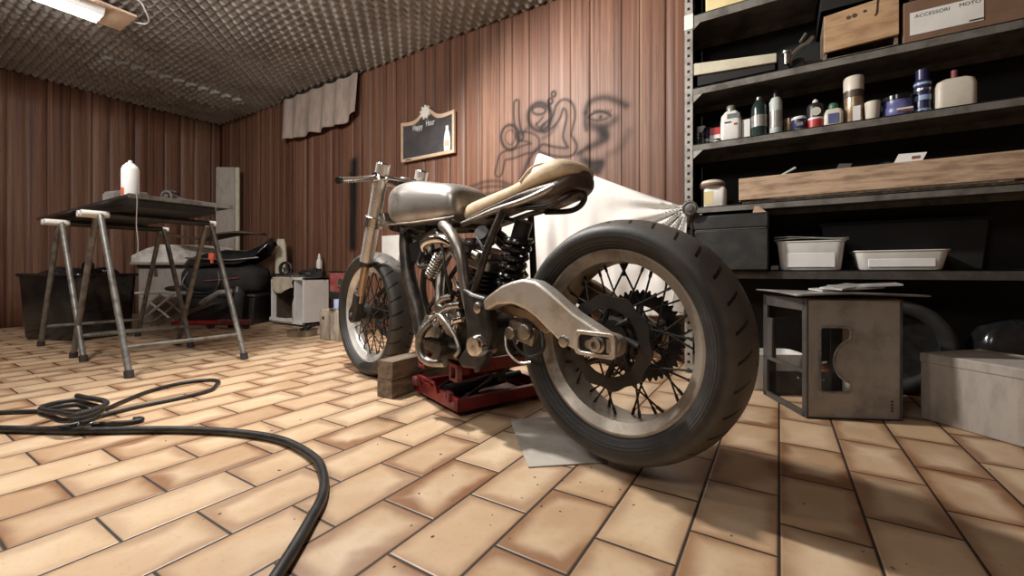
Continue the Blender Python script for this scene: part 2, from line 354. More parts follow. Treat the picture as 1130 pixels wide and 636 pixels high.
MURAL=[
 (0.022,0.01,0.75,1,[(-1.615,1.745),(-1.615,1.644),(-1.597,1.533),(-1.578,1.49)]),
 (0.0,0.016,0.7,0,[(-1.593,1.493),(-1.598,1.463),(-1.611,1.439),(-1.631,1.422),(-1.656,1.415),(-1.683,1.419),(-1.708,1.434),(-1.729,1.457),(-1.743,1.487),(-1.748,1.519),(-1.743,1.549),(-1.729,1.574),(-1.708,1.59),(-1.683,1.596),(-1.656,1.591),(-1.631,1.576),(-1.611,1.553),(-1.598,1.524),(-1.593,1.493)]),
 (0,0.01,0.5,0,[(-1.628,1.499),(-1.631,1.48),(-1.638,1.465),(-1.649,1.455),(-1.662,1.451),(-1.677,1.453),(-1.69,1.462),(-1.702,1.476),(-1.709,1.493),(-1.712,1.513),(-1.709,1.531),(-1.702,1.546),(-1.69,1.556),(-1.677,1.56),(-1.662,1.558),(-1.649,1.549),(-1.638,1.535),(-1.631,1.517),(-1.628,1.499)]),
 (0.032,0.012,0.6,1,[(-1.586,1.498),(-1.516,1.48),(-1.463,1.445),(-1.471,1.4),(-1.539,1.397),(-1.641,1.379),(-1.73,1.372),(-1.754,1.313),(-1.771,1.26)]),
 (0.0,0.022,0.7,0,[(-1.334,1.59),(-1.339,1.558),(-1.354,1.532),(-1.378,1.515),(-1.408,1.508),(-1.439,1.514),(-1.469,1.531),(-1.494,1.557),(-1.511,1.59),(-1.516,1.625),(-1.511,1.658),(-1.494,1.684),(-1.469,1.701),(-1.439,1.706),(-1.408,1.7),(-1.378,1.682),(-1.354,1.656),(-1.339,1.624),(-1.334,1.59)]),
 (0,0.012,0.7,0,[(-1.377,1.643),(-1.38,1.634),(-1.389,1.627),(-1.403,1.624),(-1.42,1.624),(-1.439,1.627),(-1.456,1.634),(-1.47,1.643),(-1.48,1.654),(-1.483,1.665),(-1.48,1.674),(-1.47,1.681),(-1.456,1.684),(-1.439,1.684),(-1.42,1.68),(-1.403,1.673),(-1.389,1.664),(-1.38,1.653),(-1.377,1.643)]),
 (0,0.01,0.6,0,[(-1.387,1.548),(-1.387,1.544),(-1.389,1.541),(-1.392,1.538),(-1.396,1.536),(-1.401,1.534),(-1.406,1.533),(-1.412,1.533),(-1.418,1.533),(-1.425,1.535),(-1.431,1.537),(-1.436,1.54),(-1.441,1.543),(-1.445,1.547),(-1.449,1.551),(-1.451,1.555),(-1.452,1.559),(-1.451,1.563),(-1.45,1.567)]),
 (0,0.01,0.6,0,[(-1.449,1.56),(-1.423,1.578),(-1.397,1.602)]),
 (0,0.011,0.8,0,[(-1.322,1.696),(-1.323,1.69),(-1.326,1.685),(-1.331,1.682),(-1.336,1.681),(-1.342,1.683),(-1.348,1.686),(-1.352,1.691),(-1.355,1.697),(-1.356,1.703),(-1.355,1.709),(-1.352,1.714),(-1.348,1.717),(-1.342,1.718),(-1.336,1.717),(-1.331,1.713),(-1.326,1.708),(-1.323,1.702),(-1.322,1.696)]),
 (0,0.011,0.8,0,[(-1.299,1.739),(-1.3,1.734),(-1.303,1.729),(-1.307,1.726),(-1.312,1.725),(-1.318,1.726),(-1.323,1.729),(-1.327,1.734),(-1.33,1.74),(-1.331,1.746),(-1.33,1.752),(-1.327,1.757),(-1.323,1.76),(-1.318,1.761),(-1.312,1.76),(-1.307,1.757),(-1.303,1.752),(-1.3,1.746),(-1.299,1.739)]),
 (0.0,0.013,0.7,0,[(-1.351,1.683),(-1.342,1.63)]),
 (0.03,0.013,0.65,1,[(-1.382,1.522),(-1.325,1.55),(-1.29,1.588),(-1.271,1.641),(-1.238,1.659),(-1.197,1.626),(-1.186,1.561),(-1.2,1.501),(-1.213,1.441),(-1.193,1.394),(-1.173,1.36),(-1.186,1.331),(-1.241,1.33),(-1.325,1.352),(-1.397,1.38)]),
 (0,0.02,0.4,0,[(-1.397,1.453),(-1.339,1.476),(-1.297,1.519)]),
 (0,0.022,0.6,0,[(-1.456,1.378),(-1.509,1.32),(-1.539,1.258),(-1.578,1.17)]),
 (0,0.02,0.45,0,[(-1.524,1.547),(-1.562,1.514)]),
 (0,0.012,0.8,0,[(-1.063,1.534),(-1.029,1.553),(-0.978,1.555),(-0.929,1.533),(-0.91,1.514)]),
 (0,0.01,0.6,0,[(-1.048,1.522),(-1.01,1.505),(-0.966,1.5),(-0.929,1.506)]),
 (0,0.017,0.9,0,[(-0.978,1.521),(-0.977,1.52)]),
 (0,0.035,0.5,0,[(-1.054,1.493),(-1.003,1.466),(-0.941,1.454),(-0.88,1.484)]),
 (0,0.03,0.35,0,[(-1.029,1.458),(-0.953,1.445)]),
 (0,0.028,0.6,0,[(-1.078,1.571),(-1.065,1.617),(-1.029,1.64),(-0.978,1.643),(-0.929,1.632),(-0.868,1.599),(-0.809,1.558)]),
 (0,0.018,0.6,0,[(-1.08,1.571),(-1.085,1.505),(-1.074,1.454)]),
 (0,0.006,0.6,0,[(-1.016,1.562),(-1.025,1.575)]),
 (0,0.006,0.6,0,[(-0.998,1.557),(-1.005,1.571)]),
 (0,0.006,0.6,0,[(-0.981,1.553),(-0.985,1.567)]),
 (0,0.006,0.6,0,[(-0.963,1.548),(-0.965,1.563)]),
 (0,0.006,0.6,0,[(-0.946,1.546),(-0.945,1.559)]),
 (0,0.006,0.6,0,[(-0.929,1.543),(-0.925,1.555)]),
 (0,0.006,0.6,0,[(-0.912,1.541),(-0.906,1.551)]),
 (0,0.045,0.7,0,[(-0.963,1.401),(-0.962,1.399)]),
 (0,0.032,0.6,0,[(-0.978,1.437),(-0.941,1.407),(-0.939,1.377),(-0.966,1.363)]),
 (0,0.035,0.6,0,[(-1.001,1.351),(-1.029,1.344),(-1.054,1.335)]),
 (0,0.02,0.6,0,[(-1.067,1.337),(-1.106,1.319),(-1.135,1.305)]),
 (0,0.03,0.4,0,[(-1.106,1.301),(-1.106,1.264)]),
 (0,0.035,0.7,0,[(-1.08,1.248),(-1.029,1.229),(-0.972,1.227)]),
 (0,0.035,0.65,0,[(-1.054,1.202),(-1.01,1.19),(-0.981,1.198)]),
 (0,0.025,0.55,0,[(-1.029,1.168),(-0.991,1.164)]),
 (0,0.035,0.28,0,[(-0.792,1.393),(-0.833,1.318),(-0.88,1.285),(-0.929,1.269)]),
 (0,0.018,0.5,0,[(-2.028,1.179),(-1.905,1.203),(-1.775,1.195),(-1.662,1.155)]),
 (0,0.018,0.5,0,[(-2.056,1.131),(-1.932,1.162),(-1.775,1.156),(-1.674,1.135)]),
 (0,0.018,0.5,0,[(-1.987,1.091),(-1.852,1.111),(-1.711,1.108)]),
]

def seg_dist(px, pz, pts):
    d = np.full(px.shape, 9.)
    for (ax, az), (bx, bz) in zip(pts[:-1], pts[1:]):
        vx, vz = bx-ax, bz-az; L = vx*vx+vz*vz+1e-12
        t = np.clip(((px-ax)*vx + (pz-az)*vz)/L, 0, 1)
        d = np.minimum(d, np.hypot(px-ax-t*vx, pz-az-t*vz))
    return d
def sm2(pts):
    if len(pts) < 3: return pts
    return [(p.x, p.y) for p in spline([Vector((a, b_, 0)) for a, b_ in pts], 4)]
def panel_wall(name, fixed, axis, a0, a1, grooves, fine=None, spray=False, sign=1):
    """wall plane at 'fixed' on the other axis, running a0..a1, grooves pushed back by 4 mm"""
    xs = set(np.round(np.arange(a0, a1+.001, .06), 4))
    if fine: xs |= set(np.round(np.arange(fine[0], fine[1], .008), 4))
    xs = np.array(sorted(xs | {a0, a1}))
    gset = []
    for g in grooves:
        xs = xs[np.abs(xs-g) > .006]; gset += [g-.0045, g-.0022, g+.0022, g+.0045]
    xs = np.sort(np.concatenate([xs, np.array(gset)])) if gset else xs
    zs = np.arange(0, 2.4601, .01) if spray else np.linspace(0, 2.46, 8)
    X, Z = np.meshgrid(xs, zs, indexing='ij')
    G = np.zeros_like(X)
    for g in grooves: G = np.maximum(G, (np.abs(X-g) < .003).astype(float))
    rng = np.random.RandomState(5); tones = rng.rand(len(grooves)+2)
    PL = tones[np.searchsorted(np.array(grooves), xs)][:, None]*np.ones_like(X)
    SP = np.zeros_like(X)
    if spray:
        for w, s_, dn, o_, pts in MURAL:
            d = seg_dist(X, Z, sm2(pts))
            s_ = s_*.85; dn = min(dn*1.28, .96)
            k = np.exp(-((d-w)/s_)**2)*dn if o_ else np.exp(-(d/s_)**2)*dn
            if o_: k = np.maximum(k, (d < w)*dn*.16)
            SP = 1-(1-SP)*(1-k)
        rs = np.random.RandomState(3)
        for pts, w in (([(-3.425, 1.56), (-3.43, 1.35), (-3.445, 1.1), (-3.455, .9), (-3.45, .76)], .048), ([(-3.46, 1.44), (-3.455, 1.2)], .052)):
            d = seg_dist(X, Z, pts); SP = np.maximum(SP, 1/(1+np.exp((d-w)/.009)))
    D = fixed + sign*.004*G
    nx, nz = X.shape
    co = np.zeros((nx*nz, 3))
    if axis == 'X': co[:, 0] = X.ravel(); co[:, 1] = D.ravel()
    else: co[:, 1] = X.ravel(); co[:, 0] = D.ravel()
    co[:, 2] = Z.ravel()
    i, j = np.meshgrid(np.arange(nx-1), np.arange(nz-1), indexing='ij'); a = (i*nz+j).ravel()
    F = np.stack([a, a+nz, a+nz+1, a+1], 1)
    me = bpy.data.meshes.new(name)
    me.vertices.add(len(co)); me.vertices.foreach_set('co', co.ravel())
    me.loops.add(F.size); me.loops.foreach_set('vertex_index', F.ravel().astype(np.int32))
    me.polygons.add(len(F)); me.polygons.foreach_set('loop_start', np.arange(0, F.size, 4, dtype=np.int32))
    me.update(calc_edges=True)
    for nm, arr in (('plank', PL), ('groove', G), ('spray', SP)):
        me.attributes.new(nm, 'FLOAT', 'POINT').data.foreach_set('value', arr.ravel().astype(np.float32))
    o = bpy.data.objects.new(name, me); COL.objects.link(o); me.materials.append(M['wall'])
    sd = o.modifiers.new('thickness', 'SOLIDIFY'); sd.thickness = .05; sd.offset = -1 if (axis == 'X') == (sign > 0) else 1
    return struct(o)
gv = [-2.247, -2.089, -1.948, -1.764, -1.653, -1.508, -1.349, -1.186, -1.05, -.839, -.726, -.57]
pat = [.158, .141, .184, .111, .145, .159, .163, .136, .211, .113, .156]
x = gv[0]; k = 10; left = []
while x - pat[k] > XL + .05: x -= pat[k]; left.append(x); k = (k-1) % 11
x = gv[-1]; k = 0; right = []
while x + pat[k] < XR: x += pat[k]; right.append(x); k = (k+1) % 11
panel_wall('wall_back', YB, 'X', XL, XR, sorted(left)+gv+right, fine=(-1.95, -.6), spray=True)
gl = []; x = YF + .1; k = 3
while x < YB - .05: gl.append(x); x += pat[k]; k = (k+1) % 11
panel_wall('wall_left', XL, 'Y', YF, YB, gl, sign=-1)
panel_wall('wall_right', XR, 'Y', YF, YB, gl, sign=1)
panel_wall('wall_front', YF, 'X', XL, XR, sorted(left)+gv+right, sign=-1)

# ceiling of egg-crate foam: real bumps over the part the room shows, plain foam beyond
m, nt, b = new_mat('acoustic_foam')
tc = nd(nt, 'ShaderNodeTexCoord'); n1 = noise(nt, tc.outputs['Object'], 3, 5, .6); n2 = noise(nt, tc.outputs['Object'], 80, 4, .6)
c = mixc(nt, ramp(nt, n1, .35, .7), (.40, .385, .37), (.27, .25, .235)); c = mixc(nt, mth(nt, 'MULTIPLY', n2, .3), c, (.12, .1, .09))
nt.links.new(c, b.inputs['Base Color']); b.inputs['Roughness'].default_value = .95; bump(nt, b, n2, .4, .004)
M['foam'] = m
def foam_grid(name, x0, x1, y0, y1, z, step=.0105, pitch=.105, amp=.027, border=None):
    xs = np.arange(x0, x1+step/2, step); ys = np.arange(y0, y1+step/2, step); xs[-1] = x1; ys[-1] = y1
    if border: xs = np.concatenate([[border[0]], xs, [border[1]]]) if border[0] < x0 else np.concatenate([xs, [border[1]]]); ys = np.concatenate([[border[2]], ys])
    X, Y = np.meshgrid(xs, ys, indexing='ij')
    rs = np.random.RandomState(2)
    P = np.sin(2*PI*X/pitch)*np.sin(2*PI*Y/pitch)
    P = np.sign(P)*np.abs(P)**.8
    jit = .35*np.sin(X*2.3+Y*1.7)+.25*np.sin(X*5.1-Y*3.3)
    Z = z - amp*P*(1+.3*jit) + .006*np.sin(X*3.1+1)*np.sin(Y*2.7)
    nx, ny = X.shape; co = np.stack([X.ravel(), Y.ravel(), Z.ravel()], 1)
    i, j = np.meshgrid(np.arange(nx-1), np.arange(ny-1), indexing='ij'); a = (i*ny+j).ravel()
    F = np.stack([a, a+1, a+ny+1, a+ny], 1)
    me = bpy.data.meshes.new(name)
    me.vertices.add(len(co)); me.vertices.foreach_set('co', co.ravel())
    me.loops.add(F.size); me.loops.foreach_set('vertex_index', F.ravel().astype(np.int32))
    me.polygons.add(len(F)); me.polygons.foreach_set('loop_start', np.arange(0, F.size, 4, dtype=np.int32))
    me.update(calc_edges=True)
    me.polygons.foreach_set('use_smooth', np.ones(len(F), bool))
    o = bpy.data.objects.new(name, me); COL.objects.link(o); me.materials.append(M['foam'])
    sd = o.modifiers.new('thickness', 'SOLIDIFY'); sd.thickness = .03; sd.offset = -1
    return o
struct(foam_grid('ceiling', XL, -.9, -1.3, YB, HC, border=(XL, XR, YF)))
# ------------------------------------------------------------------ motorcycle (local: x forward, y left, z up)
BIKE = thing('motorcycle', 'stripped custom motorcycle with bare steel tank and tan seat on red floor jack', 'motorcycle', (-.357, 1.14, 0), R(167))
# tyre material: cut tread blocks on the crown
def tyre_mat(name, n, crown, cx, cz):
    m, nt, b = new_mat(name)
    tc = nd(nt, 'ShaderNodeTexCoord'); s_ = nd(nt, 'ShaderNodeSeparateXYZ'); nt.links.new(tc.outputs['Object'], s_.inputs[0])
    dx = mth(nt, 'SUBTRACT', s_.outputs[0], cx); dz = mth(nt, 'SUBTRACT', s_.outputs[2], cz)
    ang = mth(nt, 'MULTIPLY', mth(nt, 'ARCTAN2', dx, dz), n/(2*PI))
    ay = mth(nt, 'ABSOLUTE', s_.outputs[1])
    rr = mth(nt, 'SQRT', mth(nt, 'ADD', mth(nt, 'MULTIPLY', dx, dx), mth(nt, 'MULTIPLY', dz, dz)))
    side = mth(nt, 'GREATER_THAN', s_.outputs[1], 0.)
    f = mth(nt, 'FRACT', mth(nt, 'ADD', mth(nt, 'ADD', ang, mth(nt, 'MULTIPLY', side, .5)), mth(nt, 'MULTIPLY', ay, 7.)))
    g = mth(nt, 'LESS_THAN', f, .13)
    g = mth(nt, 'MULTIPLY', g, mth(nt, 'GREATER_THAN', rr, crown))
    g = mth(nt, 'MULTIPLY', g, mth(nt, 'GREATER_THAN', ay, crown*.06))
    g = mth(nt, 'MULTIPLY', g, mth(nt, 'LESS_THAN', ay, crown*.245))
    nz = noise(nt, tc.outputs['Object'], 14, 5, .65); nz2 = noise(nt, tc.outputs['Object'], 110, 4, .6)
    c = mixc(nt, ramp(nt, nz, .4, .7), (.020, .019, .018), (.042, .038, .034))
    c = mixc(nt, mth(nt, 'MULTIPLY', ramp(nt, rr, crown-.004, crown+.012), mth(nt, 'ADD', mth(nt, 'MULTIPLY', nz, .8), .25)), c, (.14, .128, .115))
    c = mixc(nt, g, c, (.004, .004, .004)); nt.links.new(c, b.inputs['Base Color'])
    nt.links.new(mth(nt, 'ADD', mth(nt, 'MULTIPLY', nz, .3), .38), b.inputs['Roughness'])
    # raised rings on the sidewall
    rings = mth(nt, 'MULTIPLY', mth(nt, 'SINE', mth(nt, 'MULTIPLY', rr, 900.)), mth(nt, 'MULTIPLY', mth(nt, 'LESS_THAN', rr, crown-.012), .12))
    h_ = mth(nt, 'ADD', mth(nt, 'SUBTRACT', mth(nt, 'MULTIPLY', nz2, .15), g), rings)
    bump(nt, b, h_, .7, .004)
    return m
def wheel(name, x, zc, Rt, wt, Rr, wr, rim, tyre, nspoke, hubr, hubw):
    q = MB()   # rim and hub: the wheel itself
    w = wr
    prof = [(Rr+.004, w), (Rr-.005, w), (Rr-.012, w-.006), (Rr-.030, w-.018), (Rr-.036, 0), (Rr-.030, -w+.018), (Rr-.012, -w+.006), (Rr-.005, -w), (Rr+.004, -w), (Rr+.003, -w+.007), (Rr-.018, -w+.024), (Rr-.022, 0), (Rr-.018, w-.024), (Rr+.003, w-.007)]
    q.lathe(prof, (x, 0, zc), 'Y', 96, closed=True)
    o = q.build(name, rim, BIKE, ang=25)
    q = MB(); q.lathe([(.018, -hubw-.02), (.03, -hubw-.018), (hubr+.016, -hubw), (hubr+.016, -hubw+.008), (hubr, -hubw+.014), (hubr*.8, 0), (hubr, hubw-.014), (hubr+.016, hubw-.008), (hubr+.016, hubw), (.03, hubw+.018), (.018, hubw+.02)], (x, 0, zc), 'Y', 40)
    q.build('hub', 'black_metal', o)
    q = MB()
    s = wt
    prof = [(Rr-.004, wr-.006), (Rr+.004, wr+.004), (Rr+.018, s*.90), (Rr+(Rt-Rr)*.42, s), (Rr+(Rt-Rr)*.62, s*.975), (Rr+(Rt-Rr)*.76, s*.88), (Rr+(Rt-Rr)*.89, s*.66), (Rr+(Rt-Rr)*.965, s*.40), (Rt, 0)]
    prof = prof + [(r, -y) for r, y in prof[-2::-1]]
    q.lathe(prof, (x, 0, zc), 'Y', 128, closed=True)
    q.build('tyre', tyre, o, ang=60)
    for i in range(nspoke):
        sd = 1 if i % 2 else -1; k = 1 if (i//2) % 2 else -1
        a0 = 2*PI*(i//4*4+1.5)/nspoke + (.10 if k > 0 else -.10); 
        a1 = 2*PI*(i+.5)/nspoke
        a0 = a1 + k*R(62)
        p0 = (x + (hubr+.008)*math.sin(a0), sd*(hubw-.004), zc + (hubr+.008)*math.cos(a0))
        p1 = (x + (Rr-.032)*math.sin(a1), sd*.012, zc + (Rr-.032)*math.cos(a1))
        q = MB(); q.cyl(p0, p1, .0027, n=6)
        d = (Vector(p0)-Vector(p1)).normalized(); q.cyl(p1, Vector(p1)+d*.022, .0042, n=6)
        q.build('spoke', 'black_metal', o)
    return o
ZR = .338
RW = wheel('rear_wheel', 0, ZR, .322, .094, .240, .066, 'rim_metal', tyre_mat('rear_tyre_rubber', 31, .290, 0, ZR), 36, .050, .062)
RW['label'] = 'worn bronze grey rear rim with wide black tyre'
q = MB()   # brake disc, wavy edge, drilled
n = 72
def disc_ring(r, h): return [(r*math.sin(2*PI*i/n), r*math.cos(2*PI*i/n)+ZR) for i in range(n)]
outer = [((.122+.004*math.sin(10*2*PI*i/n))*math.sin(2*PI*i/n), (.122+.004*math.sin(10*2*PI*i/n))*math.cos(2*PI*i/n)+ZR) for i in range(n)]
q.prism_hole(outer, disc_ring(.088, 0), .078, .083)
for i in range(8):
    a = 2*PI*i/8; q.cyl((.09*math.sin(a), .0805, .09*math.cos(a)+ZR), (.05*math.sin(a+.3), .072, .05*math.cos(a+.3)+ZR), .008, n=8)
q.lathe([(.058, .066), (.058, .078), (.03, .08)], (0, 0, ZR), 'Y', 32)
q.build('brake_disc', 'brake_metal', RW, ang=25)
q = MB()
teeth = []
for i in range(42):
    for k, rr in ((0, .121), (.25, .121), (.45, .131), (.6, .131)):
        a = 2*PI*(i+k)/42; teeth.append((rr*math.sin(a), rr*math.cos(a)+ZR))
inn = [(.085*math.sin(2*PI*i/168), .085*math.cos(2*PI*i/168)+ZR) for i in range(168)]
q.prism_hole(teeth, inn, -.094, -.088)
for i in range(6):
    a = 2*PI*i/6; q.cyl((.09*math.sin(a), -.091, .09*math.cos(a)+ZR), (.05*math.sin(a), -.08, .05*math.cos(a)+ZR), .011, n=8)
q.lathe([(.055, -.088), (.055, -.066), (.03, -.064)], (0, 0, ZR), 'Y', 32)
q.build('sprocket', 'black_metal', RW, ang=25)
q = MB(); q.cyl((.0, .0, ZR+.208), (0, 0, ZR+.178), .0045, n=8); q.cyl((0, 0, ZR+.178), (0, 0, ZR+.170), .006, n=8); q.build('valve', 'black_metal', RW)
q = MB(); q.cyl((0, -.16, ZR+.004), (0, .165, ZR+.004), .011, n=16); q.build('axle', 'steel_worn', RW)

XF, ZF = 1.42, .31
FW = wheel('front_wheel', XF, ZF, .31, .066, .240, .040, 'front_rim', tyre_mat('front_tyre_rubber', 28, .284, XF, ZF), 36, .034, .045)
FW['label'] = 'silver front rim with narrow black tyre'
q = MB(); q.prism_hole([(XF+(.125+.003*math.sin(12*2*PI*i/n))*math.sin(2*PI*i/n), ZF+(.125+.003*math.sin(12*2*PI*i/n))*math.cos(2*PI*i/n)) for i in range(n)], [(XF+.095*math.sin(2*PI*i/n), ZF+.095*math.cos(2*PI*i/n)) for i in range(n)], -.064, -.060)
for i in range(6):
    a = 2*PI*i/6; q.cyl((XF+.097*math.sin(a), -.062, ZF+.097*math.cos(a)), (XF+.04*math.sin(a), -.05, ZF+.04*math.cos(a)), .007, n=8)
q.build('brake_disc', 'brake_metal', FW, ang=25)

# swingarm
top = [(.420, .425), (.385, .448), (.329, .478), (.283, .492), (.235, .500), (.190, .494), (.150, .474), (.058, .414), (-.03, .372), (-.062, .366)]
bot = [(-.074, .350), (-.068, .322), (-.055, .314), (.002, .312), (.055, .318), (.080, .326), (.112, .340), (.150, .364), (.190, .392), (.235, .414), (.285, .424), (.345, .418), (.405, .392)]
SA = MB()
SA.prism(top+bot, .102, .150)
SA = SA.build('swingarm', 'aluminium', BIKE, bevel=.016, seg=4, ang=50)
SA['label'] = 'curved brushed aluminium swingarm'
q = MB(); q.prism(top+bot, -.150, -.104); q.build('far_arm', 'alu_brown', SA, bevel=.014, seg=3, ang=50)
q = MB(); q.cyl((.36, -.11, .44), (.36, .11, .44), .03, n=20); q.cyl((.415, -.13, .41), (.415, .13, .41), .026, n=20); q.build('cross_tube', 'alu_brown', SA)
q = MB(); q.prism_hole(rrect(.118, .062, .014, cx=-.012, cy=.343), rrect(.094, .042, .012, cx=-.012, cy=.343), .148, .160); q.build('dropout_frame', 'aluminium', SA, bevel=.002)
q = MB(); q.prism(rrect(.096, .044, .012, cx=-.012, cy=.343), .149, .1525); q.build('dropout_recess', 'black_metal', SA)
q = MB(); q.lathe([(.022, .150), (.022, .156), (.017, .158), (.017, .168), (.009, .168), (.007, .160)], (-.018, 0, .343), 'Y', 24); q.build('axle_nut', 'steel', SA)
q = MB(); q.prism(rrect(.012, .034, .002, 2, cx=-.052, cy=.343), .152, .158); q.build('chain_adjuster', 'steel_worn', SA)
q = MB(); q.lathe([(.0155, .148), (.0155, .154), (.012, .156), (.007, .156)], (.087, 0, .338), 'Y', 20); q.build('lower_bolt', 'steel', SA)
q = MB(); q.prism([(.43, .41), (.40, .432), (.25, .404), (.17, .352), (.20, .335), (.27, .375), (.36, .384)], .06, .096); q.build('lower_brace', 'alu_brown', SA, bevel=.008)

# front fork
FK = MB()
FK.prism([(1.17, .93), (1.115, .945), (1.10, .93), (1.12, .915), (1.165, .905)], -.10, .10)
FK = FK.build('upper_yoke', 'steel', BIKE, bevel=.006)
def fk(t): return (1.139 + (1.418-1.139)*t, .995 + (.253-.995)*t)      # x,z down the fork leg
for s in (1, -1):
    a, b_ = fk(-.005), fk(.60)
    q = MB(); q.cyl((a[0], s*.1, a[1]), (b_[0], s*.1, b_[1]), .0305, n=28)
    for t in (.10, .33): c0, c1 = fk(t), fk(t+.035); q.cyl((c0[0], s*.1, c0[1]), (c1[0], s*.1, c1[1]), .032, n=28)
    ft = q.build('fork_tube', 'fork_silver', BIKE)
    q = MB(); c0, c1 = fk(-.012), fk(.0); q.cyl((c0[0], s*.1, c0[1]), (c1[0], s*.1, c1[1]), .027, .0305, n=24); q.build('cap', 'chrome', ft)
    q = MB(); c0, c1 = fk(.585), fk(.84); q.cyl((c0[0], s*.1, c0[1]), (c1[0], s*.1, c1[1]), .0185, n=24)
    q.build('stanchion', 'fork_gold', ft)
    q = MB(); c0, c1 = fk(.575), fk(.60); q.cyl((c0[0], s*.1, c0[1]), (c1[0], s*.1, c1[1]), .0325, n=24); q.build('dust_seal', 'black_plastic', ft)
    q = MB(); q.prism([(1.345, .405), (1.395, .425), (1.42, .36), (1.452, .33), (1.455, .285), (1.43, .268), (1.40, .275), (1.375, .32)], s*.1-.022, s*.1+.022); q.build('axle_lug', 'black_metal', ft, bevel=.008)
    q = MB(); c0, c1 = fk(.30), fk(.365); q.cyl((c0[0], s*.1, c0[1]), (c1[0], s*.1, c1[1]), .041, n=24); q.obox((1.205, s*.075, .757), (.05, .05, .045), (0, R(20), 0)); q.build('lower_clamp', 'steel', ft, bevel=.003)
    c0 = fk(.075)
    q = MB(); q.cyl((c0[0], s*.1, c0[1]-.02), (c0[0]+.008, s*.1, c0[1]+.02), .037, n=24); q.build('bar_clamp', 'chrome', ft, bevel=.003)
    q = MB(); q.tube([(c0[0], s*.125, c0[1]), (1.105, s*.22, .908), (1.03, s*.345, .872)], .0115, 14, smooth=5)
    hb = q.build('handlebar', 'steel', BIKE)
    q = MB(); q.cyl((1.036, s*.335, .875), (1.028, s*.349, .871), .0135, n=14); q.build('end_plug', 'black_plastic', hb)
q = MB(); q.cyl((1.12, 0, .95), (1.19, 0, .735), .024, n=20); q.obox((1.195, 0, .757), (.07, .17, .045), (0, R(20), 0)); q.build('lower_yoke', 'steel_worn', BIKE, bevel=.004)
q = MB(); q.cyl((XF, -.125, ZF), (XF, .125, ZF), .010, n=14); q.build('front_axle', 'steel_worn', BIKE)
q = MB(); q.prism([(1.29, .33), (1.335, .40), (1.375, .385), (1.37, .30), (1.33, .27)], -.084, -.052); q.build('brake_caliper', 'black_metal', BIKE, bevel=.006)

# tank: lofted shell
def se(t, p): c = math.cos(t); return math.copysign(abs(c)**p, c)
def tank_sec(x, hw, z0, z1, k=28, pw=.62):
    out = []
    zc = z0 + (z1-z0)*.42
    for i in range(k):
        t = 2*PI*i/k; y = hw*se(t, pw); sn = math.sin(t); zz = math.copysign(abs(sn)**pw, sn)
        out.append((x, y, zc + (zz*(z1-zc) if zz > 0 else zz*(zc-z0))))
    return out
T = [(1.118, .020, .80, .84), (1.112, .065, .765, .862), (1.095, .100, .742, .882), (1.06, .124, .722, .897), (1.0, .138, .712, .903), (.93, .142, .708, .900), (.85, .138, .708, .888), (.77, .124, .710, .868), (.70, .112, .712, .860), (.66, .106, .712, .840), (.640, .092, .716, .824), (.632, .06, .73, .80)]
q = MB(); q.loft([tank_sec(*t) for t in T]); TK = q.build('fuel_tank', 'tank_steel', BIKE, ang=80, subsurf=1)
TK['label'] = 'bare raw steel fuel tank with stained patches'
q = MB(); q.tube([(1.09, .104, .724), (1.0, .136, .716), (.85, .139, .711), (.70, .106, .716), (.64, .086, .722)], .004, 6, smooth=5); q.build('seam', 'steel_worn', TK)
q = MB(); q.lathe([(.03, .0), (.03, .012), (.022, .016), (.01, .017)], (.99, 0, .898), 'Z', 24); q.build('filler_cap', 'steel', TK)

# seat with rear hump
def seat_sec(x, hw, z0, z1, k=24): return tank_sec(x, hw, z0, z1, k, .7)
S_ = [(.634, .03, .706, .755), (.627, .058, .698, .766), (.59, .068, .708, .776), (.50, .070, .728, .787), (.42, .072, .742, .798), (.34, .075, .757, .810), (.30, .079, .766, .826), (.26, .083, .773, .846), (.215, .085, .779, .858), (.175, .082, .785, .857), (.147, .072, .791, .843), (.130, .053, .796, .827), (.123, .03, .80, .816)]
q = MB(); q.loft([seat_sec(*t) for t in S_]); ST = q.build('seat', 'tan_leather', BIKE, ang=80, subsurf=1)
ST['label'] = 'tan leather seat rising to a padded rear hump'
q = MB(); q.loft([seat_sec(x, hw*(1.02 if x > .33 else .97), (z0-.010 if x > .33 else z0-.010-.036*min(1, (.33-x)/.10)*(1 if x > .15 else .7)), z0+.014) for x, hw, z0, z1 in S_[1:]]); q.build('seat_pan', 'brown_leather', ST, ang=80)
q = MB(); q.tube([(.32, .076, .800), (.275, .070, .838), (.25, .035, .852), (.247, 0, .854), (.25, -.035, .852), (.275, -.070, .838), (.32, -.076, .800)], .0035, 6, smooth=5); q.build('stitched_seam', 'tan_leather', ST)

